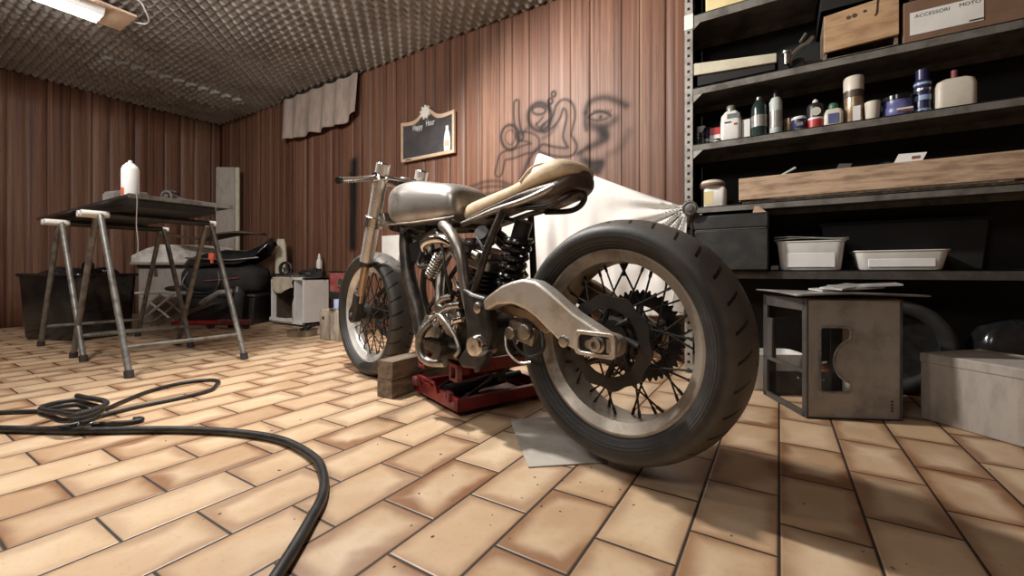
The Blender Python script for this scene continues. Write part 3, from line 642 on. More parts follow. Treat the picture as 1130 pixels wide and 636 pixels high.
# tubular frame
fr = MB()
fr.tube([(1.16, 0, .80), (1.0, 0, .735), (.82, 0, .70), (.64, 0, .69)], .024, 14, smooth=5)
fr.cyl((1.118, 0, .925), (1.198, 0, .715), .036, n=20)
fr.tube([(.62, -.12, .69), (.62, .12, .69)], .014, 12)
fr = fr.build('frame', 'frame_dark', BIKE)
for s in (1, -1):
    q = MB(); q.tube([(1.13, s*.02, .80), (1.04, s*.045, .73), (1.015, s*.06, .62), (.975, s*.07, .50), (.90, s*.08, .38), (.86, s*.085, .29), (.82, s*.09, .250), (.72, s*.10, .236), (.56, s*.11, .240)], [.036, .034, .033, .033, .032, .030, .026, .018, .016] if False else .030, 14, smooth=6); q.build('down_tube', 'frame_dark', fr)
    q = MB(); q.tube([(.69, s*.10, .69), (.65, s*.115, .680), (.60, s*.125, .648), (.548, s*.13, .585), (.527, s*.13, .49), (.497, s*.13, .40), (.455, s*.13, .33), (.44, s*.13, .27), (.47, s*.125, .235), (.54, s*.115, .215)], .020, 14, smooth=6); q.build('side_tube', 'steel_worn' if s > 0 else 'frame_dark', fr)
    q = MB(); q.prism([(.52, .47), (.47, .45), (.40, .44), (.385, .392), (.376, .322), (.41, .24), (.44, .205), (.515, .200), (.545, .222), (.50, .27), (.49, .32), (.51, .40)], s*.130-.020, s*.130+.020); q.build('pivot_plate', 'black_metal', fr, bevel=.010)
    q = MB(); q.lathe([(.018, 0), (.018, .008), (.012, .012), (.006, .012)], (0, 0, 0), 'Y', 18); q.xform(Matrix.Translation((.43, s*.149, .405)) @ Matrix.Rotation(0 if s > 0 else PI, 4, 'Z')); q.build('pivot_bolt', 'steel', fr)
    q = MB(); q.tube([(1.09, s*.03, .72), (.93, s*.05, .66), (.80, s*.05, .69)], .012, 10, smooth=4); q.build('gusset_tube', 'frame_dark', fr)
# subframe: loop, struts
q = MB(); L = [(.67, .072, .682), (.55, .076, .700), (.434, .080, .721), (.30, .082, .737), (.22, .079, .755), (.175, .066, .772), (.148, .040, .783), (.138, 0, .786)]
q.tube(L + [(x, -y, z) for x, y, z in L[-2::-1]], .0105, 12, smooth=6); SF = q.build('subframe_loop', 'steel_worn', BIKE)
q = MB(); L2 = [(.34, .072, .722), (.24, .066, .715), (.195, .060, .722), (.165, .046, .736), (.150, .028, .750), (.146, 0, .758)]
q.tube(L2 + [(x, -y, z) for x, y, z in L2[-2::-1]], .009, 12, smooth=6); q.build('lower_loop', 'frame_dark', SF)
q = MB(); q.tube([(.385, .09, .712), (.43, .115, .59), (.498, .13, .40)], .0125, 12, smooth=4); q.build('strut', 'frame_dark', SF)
q = MB(); q.tube([(.424, -.088, .72), (.42, -.10, .50), (.44, -.12, .42)], .0125, 12, smooth=4); q.build('strut', 'frame_dark', SF)
q = MB(); q.tube([(.64, -.08, .675), (.52, -.09, .58), (.46, -.10, .50)], .014, 12); q.build('diagonal_brace', 'frame_dark', SF)
q = MB(); q.tube([(.655, .076, .700), (.655, .082, .72), (.672, .082, .724), (.68, .076, .70)], .004, 8, smooth=3); q.cyl((.668, .074, .69), (.668, .098, .69), .010, n=12); q.build('mount_bolt', 'chrome', SF)
for x, z in ((.33, .733), (.50, .709)):
    q = MB(); q.cyl((x, -.08, z), (x, .08, z), .009, n=12); q.build('cross_bar', 'frame_dark', SF)

# rear shock
SH = MB(); SH.cyl((.385, 0, .66), (.475, 0, .42), .018, n=16); SH.cyl((.372, 0, .69), (.40, 0, .62), .030, n=18); SH = SH.build('rear_shock', 'black_metal', BIKE)
q = MB(); q.tube(coil((.395, 0, .635), (.46, 0, .45), .042, 6.5), .0095, 8); q.build('coil_spring', 'black_shiny', SH)

# engine
EN = MB()
EN.prism([(.50, .215), (.80, .205), (.86, .24), (.85, .31), (.78, .37), (.68, .40), (.56, .40), (.48, .34)], -.10, .10)
EN = EN.build('engine', 'frame_dark', BIKE, bevel=.022, seg=3)
EN['label'] = 'oily engine with finned upright cylinder'
def cover(cx, cz, r, y0, y1, mt, name='side_cover', bolts=6):
    q = MB(); q.lathe([(r, y0), (r, y0+(y1-y0)*.45), (r*.93, y0+(y1-y0)*.75), (r*.72, y1), (r*.3, y1+.002)], (cx, 0, cz), 'Y', 36)
    for i in range(bolts):
        a = 2*PI*i/bolts+.3; q.cyl((cx+r*.9*math.sin(a), y0, cz+r*.9*math.cos(a)), (cx+r*.9*math.sin(a), y1+.002, cz+r*.9*math.cos(a)), .007, n=8)
    return q.build(name, mt, EN)
cover(.755, .290, .066, .098, .120, 'steel_worn'); cover(.625, .345, .060, .098, .122, 'steel_worn'); cover(.69, .375, .034, .098, .126, 'steel', bolts=4)
for pts, r_, mt in (([(.70, .115, .325), (.66, .128, .372), (.62, .125, .395), (.56, .118, .405)], .015, 'steel'), ([(.71, .11, .38), (.67, .118, .42), (.62, .11, .43)], .012, 'steel_worn'), ([(.60, .12, .31), (.58, .13, .345), (.54, .125, .36)], .013, 'chrome')):
    q = MB(); q.tube(pts, r_, 12, smooth=5); q.build('casting', mt, EN)
q = MB(); q.obox((.645, .118, .350), (.055, .03, .035), (0, R(20), 0)); q.obox((.585, .118, .33), (.03, .03, .05), (0, R(-20), 0)); q.build('linkage_block', 'steel', EN, bevel=.006)
q = MB(); q.obox((.96, .04, .60), (.16, .05, .09), (0, R(8), 0)); q.build('electrics_box', 'black_plastic', EN, bevel=.01)
q = MB(); q.prism(rrect(.30, .16, .03, cx=.79, cy=.565), .045, .050); q.build('bracket_frame', 'black_metal', EN) if False else None
q = MB(); q.lathe([(.036, .10), (.036, .165), (.030, .175), (.012, .176)], (.43, 0, .285), 'Y', 28); q.build('oil_filter', 'chrome', EN)
for (cx0, cz0, tilt, nm) in ((.60, .385, -16, 'cylinder'),):
    mt = Matrix.Translation((cx0, 0, cz0)) @ Matrix.Rotation(R(tilt), 4, 'Y')
    q = MB(); q.lathe([(.052, 0), (.052, .15)], (0, 0, 0), 'Z', 24)
    for i in range(9): q.prism(rrect(.15-.004*abs(i-4), .17-.004*abs(i-4), .03), .015+i*.0155, .0205+i*.0155, 'Z')
    cy = q.xform(mt).build(nm, 'black_metal', EN, ang=30)
    q = MB(); q.prism(rrect(.135, .155, .035), .155, .195, 'Z'); q.prism(rrect(.11, .13, .03), .195, .222, 'Z'); q.cyl((-.04, .082, .205), (.04, .082, .205), .014, n=12)
    q.xform(mt).build('cylinder_head', 'steel_worn', cy, bevel=.006)
    q = MB(); q.tube([(0, .07, .19), (.0, .105, .20), (-.03, .12, .225)], .008, 8, smooth=4); q.xform(mt).build('spark_plug_lead', 'black_plastic', cy)
q = MB(); q.tube([(.815, .09, .600), (.79, .115, .626), (.725, .125, .640), (.66, .122, .638), (.61, .115, .618)], .018, 16, smooth=5)
q.build('chrome_pipe', 'chrome', EN)
q = MB(); q.tube([(.64, -.03, .60), (.78, -.035, .62), (.86, -.02, .54), (.83, .02, .40), (.78, .06, .26), (.70, .085, .20)], .019, 14, smooth=6); q.build('exhaust_header', 'steel_worn', EN)
q = MB(); q.cyl((.58, .02, .60), (.58, .10, .60), .030, n=20); q.cyl((.58, .055, .64), (.58, .055, .55), .022, n=18); q.cyl((.58, .10, .60), (.58, .125, .60), .038, .034, n=24); q.build('carburettor', 'steel', EN)
q = MB(); q.cyl((.52, .02, .63), (.50, .08, .655), .026, n=18); q.ball((.51, .05, .64), .03, 14); q.build('breather', 'black_metal', EN)
SP2 = MB(); SP2.cyl((.645, .140, .590), (.716, .145, .498), .006, n=10); SP2 = SP2.build('damper_rod', 'steel', EN)
q = MB(); q.tube(coil((.652, .140, .581), (.710, .145, .506), .018, 8), .0038, 8); q.build('coil_spring', 'steel', SP2)
q = MB(); q.tube([(.83, .10, .60), (.83, .115, .545), (.76, .12, .54), (.68, .12, .555)], .009, 8, smooth=4); q.build('hose_loop', 'black_plastic', EN)
q = MB()   # six-spoke flywheel on the right of the crankcase, seen through the frame
q.lathe([(.172, -.055), (.172, -.075), (.150, -.075), (.150, -.055)], (.915, 0, .455), 'Y', 56, closed=True)
for i in range(6):
    a = 2*PI*i/6+.2; q.cyl((.915+.03*math.sin(a), -.065, .455+.03*math.cos(a)), (.915+.155*math.sin(a), -.065, .455+.155*math.cos(a)), .010, n=8)
q.lathe([(.045, -.045), (.045, -.08), (.02, -.085)], (.915, 0, .455), 'Y', 28)
q.build('flywheel', 'black_metal', EN, ang=25)
q = MB(); q.tube([(.705, .145, .335), (.728, .165, .30), (.738, .172, .255), (.72, .170, .212), (.685, .160, .196), (.62, .14, .20)], [.016], 14, smooth=5); PG = q.build('shift_pipe', 'steel_worn', EN)
q = MB()
for i in range(9): x = .70-.0125*i; q.prism([(x, .268), (x-.006, .285), (x-.0115, .268)], .15, .185)
q.prism([(.702, .270), (.588, .270), (.588, .252), (.60, .232), (.63, .215), (.65, .222), (.63, .243), (.69, .256)], .152, .182); q.build('foot_peg', 'frame_dark', PG, ang=25)
q = MB(); q.tube([(.56, .145, .30), (.60, .15, .34), (.65, .148, .365), (.70, .145, .345), (.725, .145, .31)], .008, 10, smooth=5); q.tube([(.56, .145, .30), (.53, .15, .26), (.55, .15, .235)], .007, 10, smooth=5); q.build('shift_linkage', 'steel_worn', EN)
for k, (pts, rr, mt) in enumerate((([(.50, .10, .64), (.44, .12, .58), (.47, .13, .50), (.55, .13, .46), (.60, .12, .50)], .005, 'hose'),
        ([(.74, .10, .68), (.66, .13, .62), (.62, .14, .52), (.60, .13, .44)], .006, 'hose'),
        ([(1.02, .05, .70), (.98, .10, .68), (.93, .10, .70), (.90, .06, .69)], .006, 'hose'),
        ([(.34, .09, .34), (.30, .11, .29), (.24, .11, .27), (.20, .10, .30), (.22, .09, .35)], .005, 'hose'),
        ([(.36, .10, .33), (.33, .12, .28), (.28, .12, .25), (.24, .11, .255)], .0045, 'steel'))):
    q = MB(); q.tube(pts, rr, 8, smooth=6); q.build('cable', mt, EN)
q = MB(); q.obox((.30, .05, .335), (.11, .09, .06), (0, R(-12), 0)); q.cyl((.27, .05, .34), (.27, .115, .34), .026, n=20); q.cyl((.335, .05, .33), (.335, .11, .33), .022, n=18); q.build('rear_caliper', 'steel_worn', BIKE, bevel=.006)
q = MB(); q.obox((.985, .0, .69), (.10, .10, .05), (0, R(18), 0)); q.obox((.90, .03, .70), (.07, .07, .035)); q.build('ignition_box', 'black_plastic', BIKE, bevel=.004)

# ------------------------------------------------------------------ floor jack (x = along the arms, y = across)
JV = math.atan2(.93, .366)
J = thing('motorcycle_jack', 'red steel floor jack lifting the motorcycle under its engine', 'jack', (-1.14, 1.245, 0), JV)
# local x points away under the bike, local y to the left (towards the timbers)
q = MB(); W2 = .188
q.box((.0, -W2, .018), (.44, -W2+.028, .062)); q.box((.0, W2-.028, .018), (.44, W2, .062)); q.box((.0, -W2, .018), (.010, W2, .070)); q.box((.0, -W2, .018), (.44, W2, .022)); q.box((.43, -W2, .018), (.44, W2, .062))
jb = q.build('base', 'red_paint', J, bevel=.003)
for y in (-.155, .155):
    q = MB(); q.cyl((.06, y-.015, .017), (.06, y+.015, .017), .017, n=16); q.cyl((.38, y-.015, .017), (.38, y+.015, .017), .017, n=16); q.build('caster', 'black_plastic', jb)
q = MB(); q.tube([(-.004, .115, .055), (-.012, .115, .085), (-.014, .10, .095), (-.014, -.02, .095), (-.012, -.035, .085), (-.004, -.035, .055)], .0065, 10, smooth=3); q.build('handle', 'red_paint', jb)
for y in (-.12, .165): 
    q = MB(); q.box((-.012, y-.022, .045), (.012, y+.022, .078)); q.cyl((-.016, y, .066), (-.010, y, .066), .008, n=10); q.build('bracket', 'red_dusty', jb, bevel=.003)
for y in (-.10, .10):
    q = MB(); q.prism([(.05, .03), (.08, .03), (.36, .155), (.33, .155)], y-.008, y+.008); q.prism([(.36, .03), (.39, .03), (.11, .155), (.08, .155)], y-.022, y-.010); q.cyl((.22, y-.03, .092), (.22, y+.015, .092), .010, n=12); q.build('scissor_arm', 'black_metal', J)
q = MB(); q.cyl((.05, 0, .045), (.33, 0, .06), .026, n=18); q.cyl((.33, 0, .06), (.42, 0, .065), .015, n=14); q.build('hydraulic_ram', 'black_metal', J)
q = MB(); q.box((.03, -.16, .140), (.42, -.115, .190)); q.box((.03, .115, .140), (.42, .16, .190)); q.box((.06, -.16, .140), (.10, .16, .165)); q.box((.34, -.16, .140), (.38, .16, .165))
jp = q.build('lift_platform', 'red_paint', J, bevel=.003)
for y in (-.138, .138):
    q = MB(); q.prism_hole(rrect(.062, .066, .004, 2, cx=y, cy=.152), rrect(.034, .040, .003, 2, cx=y, cy=.150), .008, .030, 'X'); q.build('end_bracket', 'red_dusty', jp, bevel=.002)
    q = MB(); q.cyl((.09, y*1.15-.006*(1 if y < 0 else -1), .158), (.09, y*1.24, .158), .012, n=12); q.build('pivot_bolt', 'steel', jp)
q = MB(); q.box((.10, -.10, .166), (.17, .10, .2045)); q.box((.28, -.10, .166), (.35, .10, .2045)); q.build('rubber_pad', 'rubber', jp, bevel=.004)

# timbers beside the jack
for z0, dx, lab, L_ in ((0, 0, 'lower dark timber of the two stacked between front wheel and red jack', .48), (.077, .004, 'upper weathered timber of the two stacked between front wheel and red jack', .50)):
    q = MB(); q.box((-.043, 0, 0), (.043, L_, .076)); tag(q.build('timber', 'beam_wood' if z0 else 'dark_wood', None, (-1.376+dx, 1.205, z0+.0005), R(1.5), bevel=.003), lab, 'wood', 'timber blocks beside the jack')
q = MB(); q.box((0, 0, 0), (.22, .37, .003))
q = q.build('cardboard_sheet', 'grey_sheet', None, (-.562, .977, .0008), R(40)); tag(q, 'grey cardboard sheet lying flat on tiles under the rear tyre', 'cardboard')
# ------------------------------------------------------------------ work table on two trestles
q = MB(); q.box((-4.45, .765, .886), (-2.695, 1.235, .902)); TB = q.build('tabletop', 'table_black', None, bevel=.002)
tag(TB, 'thin black tabletop board lying on the two metal trestles', 'table')
q = MB(); q.box((-2.699, .765, .884), (-2.690, 1.235, .904)); q.build('metal_edging', 'trestle', TB)
q = MB(); q.box((-4.40, .84, .852), (-2.80, 1.19, .886)); q.build('under_panel', 'black_plastic', TB)
def trestle(x, splay, label):
    T0 = thing('trestle', label, 'trestle', (x, 1.035, 0), 0, 'metal trestles under the tabletop')
    q = MB(); q.cyl((-.03, -.33, .832), (-.03, .285, .832), .0165, n=14); q.cyl((.03, -.33, .832), (.03, .285, .832), .0165, n=14); q.build('rail', 'black_metal', T0)
    for y in (-.33, .275):
        for s in (-1, 1):
            q = MB(); q.cyl((s*.03, y+(-.02 if y > 0 else .10), .832), (s*.03, y+(.016 if y > 0 else -.012), .832), .0175, n=14); q.build('rail_cap', 'white_plastic', T0)
    for s in (-1, 1):
        for y in (-.265, .265):
            q = MB(); q.cyl((s*.035, y, .828), (s*splay, y, .02), .0145, n=14); lg = q.build('leg', 'trestle', T0)
            q = MB(); q.cyl((s*splay*.985, y, .035), (s*splay*1.003, y, .0), .020, n=14); q.build('rubber_foot', 'rubber', lg)
        k = .85; xx = s*(.035+(splay-.035)*k)
        q = MB(); q.cyl((xx, -.265, .828-.808*k), (xx, .265, .828-.808*k), .011, n=12); q.build('crossbar', 'trestle', T0)
    return T0
trestle(-3.15, .455, 'nearer grey metal trestle, its outer legs standing towards the open floor')
trestle(-3.885, .475, 'farther grey metal trestle, standing deeper in the dark end of the room')
SC = thing('spray_can', 'white spray can with red mark standing on the black tabletop', 'spray can', (-2.86, .822, .902))
q = MB(); q.lathe([(.030, 0), (.037, .003), (.037, .148), (.034, .156)], n=32); q.build('body', 'white_paint', SC)
q = MB(); q.lathe([(.034, .156), (.030, .166), (.018, .178), (.018, .182)], n=32); q.build('dome', 'white_paint', SC)
q = MB(); q.lathe([(.009, .182), (.009, .192), (.007, .196)], n=16); q.build('nozzle', 'white_plastic', SC)
q = MB(); q.lathe([(.0375, .012), (.0375, .05)], n=32, cap=False)
lb = [f for f in q.bm.faces if not (1.75*PI-.9 < (math.atan2(f.calc_center_median().y, f.calc_center_median().x) % (2*PI)) < 1.75*PI-.1)]
bmesh.ops.delete(q.bm, geom=lb, context='FACES'); q.build('red_mark', 'orange', SC)
CL = thing('tape_cutter', 'small dark metal gadget with a round core beside the white spray can', 'tool', (-2.865, .985, .902), R(32))
q = MB(); q.lathe([(.034, -.012), (.034, .012), (.022, .012), (.022, -.012)], (0, 0, .034), 'Y', 28, closed=True); q.build('ring', 'tin', CL)
q = MB(); q.lathe([(.013, -.016), (.013, .016)], (0, 0, .034), 'Y', 18); q.build('core', 'steel', CL)
q = MB(); q.obox((.05, 0, .02), (.06, .02, .035), (0, R(25), 0)); q.obox((.03, 0, .062), (.05, .016, .010), (0, R(20), 0)); q.obox((-.03, 0, .016), (.03, .022, .03)); q.build('body', 'black_metal', CL, bevel=.002)
q = MB(); q.obox((0, 0, .021), (.20, .11, .040)); q.obox((0, 0, .046), (.19, .10, .010)); q = q.build('flat_box', 'lid_grey', None, (-3.02, .85, .9025), R(12), bevel=.003); tag(q, 'flat grey box lying behind the white spray can on the tabletop', 'box')
q = MB(); q.obox((0, 0, .004), (.035, .24, .007)); q = q.build('metal_strip', 'tin', None, (-2.73, 1.09, .904), R(2), bevel=.001); tag(q, 'flat pale metal strip along the right edge of the black tabletop', 'strip')
q = MB(); q.tube([(-2.686, .795, .903), (-2.683, .797, .86), (-2.685, .795, .75), (-2.68, .80, .66), (-2.683, .797, .585)], .0022, 6, smooth=4); q = q.build('string', 'grey_board'); tag(q, 'thin pale string hanging down from the front corner of the tabletop', 'string')

# dark heap at far left under the table
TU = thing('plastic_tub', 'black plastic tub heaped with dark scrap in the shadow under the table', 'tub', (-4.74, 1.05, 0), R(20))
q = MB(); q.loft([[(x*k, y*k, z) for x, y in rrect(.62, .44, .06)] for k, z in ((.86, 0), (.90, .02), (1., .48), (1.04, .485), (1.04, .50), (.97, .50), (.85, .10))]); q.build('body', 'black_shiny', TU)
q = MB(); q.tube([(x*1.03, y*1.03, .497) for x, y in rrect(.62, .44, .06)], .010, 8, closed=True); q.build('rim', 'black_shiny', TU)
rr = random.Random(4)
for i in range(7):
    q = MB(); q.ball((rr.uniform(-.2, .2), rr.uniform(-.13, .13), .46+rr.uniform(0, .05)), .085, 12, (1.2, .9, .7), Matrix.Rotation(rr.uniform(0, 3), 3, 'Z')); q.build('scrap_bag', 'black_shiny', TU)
q = MB(); q.lathe([(.035, -.02), (.035, .02), (.018, .02), (.018, -.02)], (.27, -.12, .56), 'Y', 22, closed=True); q.tube([(.27, -.10, .53), (.30, -.08, .50), (.25, -.05, .48)], .012, 8); q.build('metal_ring', 'black_metal', TU)
q = MB(); q.box((-.035, -.035, 0), (.035, .035, .14)); q.box((-.037, -.037, .12), (.037, .037, .144)); q = q.build('carton', 'cream_board', None, (-4.84, 1.40, .0), R(35), bevel=.003); tag(q, 'small pale carton standing on the floor beside the black tub', 'carton')

# chest, its foam lid, stool
CH = thing('storage_chest', 'dusty grey brown chest against the left wall under a white foam block', 'chest', (-5.50, 2.08, 0), R(32.1))
q = MB(); q.box((-.39, -.19, 0), (.39, .19, .555)); q.build('body', 'grey_board', CH, bevel=.006)
q = MB(); q.box((-.40, -.20, .555), (.40, .20, .59)); q.build('rim', 'black_plastic', CH, bevel=.004)
for x in (-.2, .2):
    q = MB(); q.box((x-.02, -.199, .47), (x+.02, -.188, .555)); q.build('latch', 'tin', CH, bevel=.002)
FL = thing('foam_block', 'dusty white foam block with sloping top on the grey chest', 'foam block', (-5.47, 2.06, .5905), R(32.1))
q = MB(); q.loft([[(x, -.20, z) for x, z in ((-.45,0),(.45,0),(.45,.13),(.33,.18),(.05,.21),(-.15,.215),(-.30,.17),(-.45,.10))], [(x, .20, z) for x, z in ((-.45,0),(.45,0),(.45,.14),(.33,.20),(.05,.23),(-.15,.235),(-.30,.19),(-.45,.11))]]); q.build('block', 'white_foam', FL, bevel=.012)
q = MB(); q.box((-.452, -.206, .006), (.452, -.196, .03)); q.build('groove_strip', 'grey_board', FL)
SO = thing('folding_stool', 'white folding stool with crossed tubular legs behind the trestle', 'stool', (-5.22, 1.77, 0), R(32.1))
q = MB(); q.box((-.23, -.12, .30), (.23, .12, .322)); q.build('seat', 'white_plastic', SO, bevel=.005)
for y in (-.105, .105):
    for s in (-1, 1):
        q = MB(); q.cyl((-s*.17, y+s*.006, .30), (s*.19, y+s*.006, .012), .011, n=12); q.build('leg', 'white_paint', SO)
for s in (-1, 1):
    q = MB(); q.cyl((s*.185, -.12, .014), (s*.185, .12, .014), .0115, n=12); q.build('foot_bar', 'white_paint', SO)
q = MB(); q.ball((0, 0, .03), .085, 16, (1.3, .7, .35)); q.obox((.10, -.03, .016), (.10, .06, .012), (0, R(6), R(20))); q = q.build('glove', 'black_cloth', None, (-5.10, 1.83, .3225), R(50)); tag(q, 'black work glove dropped on the seat of the white folding stool', 'glove')
for i, (dx, dz, a) in enumerate(((0, 0, 20), (.05, 0, 24))):
    q = MB(); q.cyl((-.30, 0, 0), (.30, 0, .22), .008, n=10); q = q.build('tube', 'tin', None, (-4.86+dx, 1.78+dx*.6, .0085), R(32)); tag(q, ('long' if i else 'shorter')+' bare metal tube leaning between the folding stool and the black crate' if False else ('left one of two thin metal tubes leaning beside the folding stool' if i == 0 else 'right one of two thin metal tubes leaning beside the folding stool'), 'tube', 'metal tubes beside the stool')

# planks in the corner
q = MB(); q.box((-.115, -.012, 0), (.105, .012, 1.75)); q = q.build('plank', 'grey_board', None, (-5.508, 2.452, 0), R(32), bevel=.002); q.rotation_euler.x = R(-.4); tag(q, 'wide grey board standing upright in the back left corner', 'board')
q = MB(); q.box((-.022, -.012, 0), (.022, .012, 1.745)); q = q.build('plank', 'cream_board', None, (-5.395, 2.528, 0), R(32), bevel=.002); tag(q, 'narrow pale batten standing beside the wide grey board in the corner', 'board')

# black crate with bag and fairings
q = MB(); q.taper((0, 0, 0), (.66, .33), (.72, .36), .30); q.obox((0, 0, .285), (.74, .38, .03)); q = q.build('storage_crate', 'black_plastic', None, (-4.707, 2.13, 0), R(32.1), bevel=.01); tag(q, 'black plastic crate on the floor under the padded black bag', 'crate')
BG = thing('padded_bag', 'bulging black padded bag below the pile of bike fairings', 'bag', (-4.715, 2.125, .301), R(32.1))
q = MB(); q.loft([[(x, y*k, .145+z*k) for y, z in rrect(.34, .29, .11, 6)] for x, k in ((-.40, .35), (-.385, .72), (-.34, .92), (-.2, 1), (.1, .98), (.28, .95), (.35, .78), (.37, .4))]); q.build('body', 'black_cloth', BG, ang=70)
q = MB(); q.tube([(-.30, -.14, .22), (-.32, -.185, .10), (-.20, -.20, .02), (-.02, -.19, .03), (.03, -.18, .12), (.0, -.15, .22)], .012, 8, smooth=5); q.build('strap', 'black_plastic', BG)
q = MB(); q.tube([(-.12, -.178, .13), (.05, -.180, .14), (.22, -.172, .16)], .006, 8); q.build('red_piping', 'red_dusty', BG)
VN = thing('vacuum_nozzle', 'grey angled hose nozzle with black cylinder leaning on the black crate', 'nozzle', (-4.40, 1.96, 0), R(32.1))
q = MB(); q.cyl((.08, 0, 0), (.10, .02, .33), .055, n=24); q.cyl((.10, .02, .33), (.10, .02, .38), .05, .03, n=24); q.build('cylinder', 'black_plastic', VN)
q = MB(); q.tube([(.10, -.06, .34), (.0, -.09, .33), (-.10, -.08, .27), (-.17, -.07, .22)], [.024, .024, .030, .034], 14); q.build('nozzle', 'lid_grey', VN)
def fairing(name, label, pts, width, mt, loc, rz, th=.006, lift=.05, parts=None):
    F0 = thing(name, label, 'fairing', loc, rz)
    def fn(u, v):
        k = u*(len(pts)-1); i = min(int(k), len(pts)-2); t = k-i
        x = pts[i][0]+(pts[i+1][0]-pts[i][0])*t; z = pts[i][1]+(pts[i+1][1]-pts[i][1])*t; w = pts[i][2]+(pts[i+1][2]-pts[i][2])*t
        y = (v-.5)*2; return (x, y*width*w, z - lift*y*y*w)
    q = MB(); q.grid(fn, 28, 10); q.build('shell', mt, F0, thick=th, ang=60)
    return F0
FA = fairing('fairing', 'glossy black bike fairing with orange red clip on top of padded bag', [(-.38, .055, .5), (-.22, .10, .9), (0, .14, 1), (.2, .13, .9), (.36, .20, .75), (.44, .26, .5), (.47, .22, .3)], .17, 'black_shiny', (-4.69, 2.11, .60), R(32.1), lift=.15)
q = MB(); q.tube([(-.36, -.09, .055), (-.1, -.172, .045), (.15, -.165, .035), (.38, -.13, .06)], .008, 8, smooth=5); q.build('chrome_strip', 'tin', FA)
q = MB(); q.box((-.055, -.205, .035), (-.005, -.172, .10)); q.box((-.04, -.20, .0), (-.02, -.175, .036)); q.build('clip', 'orange', FA, bevel=.003)
fairing('fairing', 'dull brown edged bike fairing lying across the foam block and glossy fairing', [(-.50, .10, .2), (-.30, .045, .5), (-.08, .03, .8), (.12, .085, 1), (.30, .10, .8), (.52, .075, .35)], .14, 'brown_leather', (-4.83, 2.03, .83), R(32.1), lift=.03)
q = MB(); q.loft([[(x, y, z) for x, y in rrect(.10+w, .04, .015)] for z, w in ((0, .02), (.16, .02), (.30, 0), (.36, -.03))]); q = q.build('foam_pad', 'cream_board', None, (-4.41, 2.49, .501), R(30)); tag(q, 'pale foam pad standing upright at the right end of the fairing pile', 'pad')
q = MB(); q.box((-.06, -.06, 0), (.06, .06, .50)); q = q.build('carton', 'black_plastic', None, (-4.405, 2.50, 0), R(12), bevel=.006); tag(q, 'dark carton on the floor under the upright pale foam pad', 'carton')
RB = thing('creeper_frame', 'low red steel frame with black casters in front of black crate', 'creeper', (-4.352, 1.83, 0), R(32.1))
q = MB(); q.box((-.36, -.02, .045), (.33, .02, .075)); q.build('long_bar', 'red_bright', RB, bevel=.004)
q = MB(); q.box((.05, -.028, .04), (.33, .028, .085)); q.build('sleeve', 'red_dusty', RB, bevel=.004)
for x in (-.02, .30):
    q = MB(); q.lathe([(.030, -.014), (.034, -.010), (.034, .010), (.030, .014)], (x, 0, .034), 'Y', 20); q.build('caster', 'rubber', RB)
q = MB(); q.lathe([(.030, -.014), (.034, -.010), (.034, .010), (.030, .014)], (-.33, 0, .034), 'Y', 20); q.build('caster', 'rubber', RB)

# white open cupboard, junk on it, tray with tools, stump
CB = thing('open_cupboard', 'small white open fronted cupboard standing against the panelled wall', 'cupboard', (-4.03, 2.47, 0))
q = MB(); t_ = .022
q.box((-.28, -.14, .02), (.28, .13, .02+t_)); q.box((-.28, -.14, .44), (.28, .13, .465)); q.box((-.28, -.14, .02), (-.255, .13, .465)); q.box((.255, -.14, .02), (.28, .13, .465)); q.box((-.28, .115, .02), (.28, .13, .465)); q.box((.10, -.13, .04), (.115, .12, .445))
q.build('body', 'white_paint', CB, bevel=.002)
q = MB(); q.box((-.265, -.12, 0), (.265, .12, .021)); q.build('plinth', 'black_plastic', CB)
q = MB(); q.box((-.254, .105, .043), (.099, .1145, .439)); q.box((-.254, -.10, .043), (-.250, .105, .439)); q.box((-.254, -.10, .436), (.099, .105, .4395)); q.build('opening_shade', 'brown_leather', CB)  # dark sheets added inside to put shade into the white cupboard's opening
q = MB(); q.box((-.285, -.155, .035), (.10, -.14, .07)); q.build('drop_flap', 'white_plastic', CB, bevel=.003)
def drape(u, v): return (-.24+.36*u+.01*math.sin(9*v), -.150-.006*math.sin(14*u), .467-.13*v-.03*v*math.sin(5*u))
q = MB(); q.grid(drape, 22, 12); q = q.build('paper_sheet', 'beige_paper', None, (-4.03, 2.47, 0), thick=.002); tag(q, 'creased beige paper hanging over the front of the white cupboard', 'paper')
q = MB(); q.loft([[(x*k, y*k, z) for x, y in rrect(.12, .12, .04)] for k, z in ((.9, 0), (1.05, .05), (1, .17), (.75, .24), (.5, .27))]); q = q.build('paper_bag', 'beige_paper', None, (-3.99, 2.44, .0425), R(10)); tag(q, 'crumpled beige bag standing inside the white cupboard', 'bag')
PW = thing('pulley_wheel', 'dark spoked pulley wheel leaning on the left of the cupboard top', 'wheel', (-4.20, 2.42, .466), R(20))
q = MB(); q.lathe([(.07, -.016), (.078, -.012), (.07, 0), (.078, .012), (.07, .016), (.058, .012), (.058, -.012)], (0, 0, .079), 'Y', 32, closed=True); q.build('rim', 'black_metal', PW)
for i in range(5):
    a = 2*PI*i/5; q = MB(); q.cyl((.014*math.sin(a), 0, .079+.014*math.cos(a)), (.062*math.sin(a), 0, .079+.062*math.cos(a)), .007, n=8); q.build('spoke', 'black_metal', PW)
q = MB(); q.lathe([(.02, -.018), (.02, .018)], (0, 0, .079), 'Y', 18); q.build('hub', 'tin', PW)
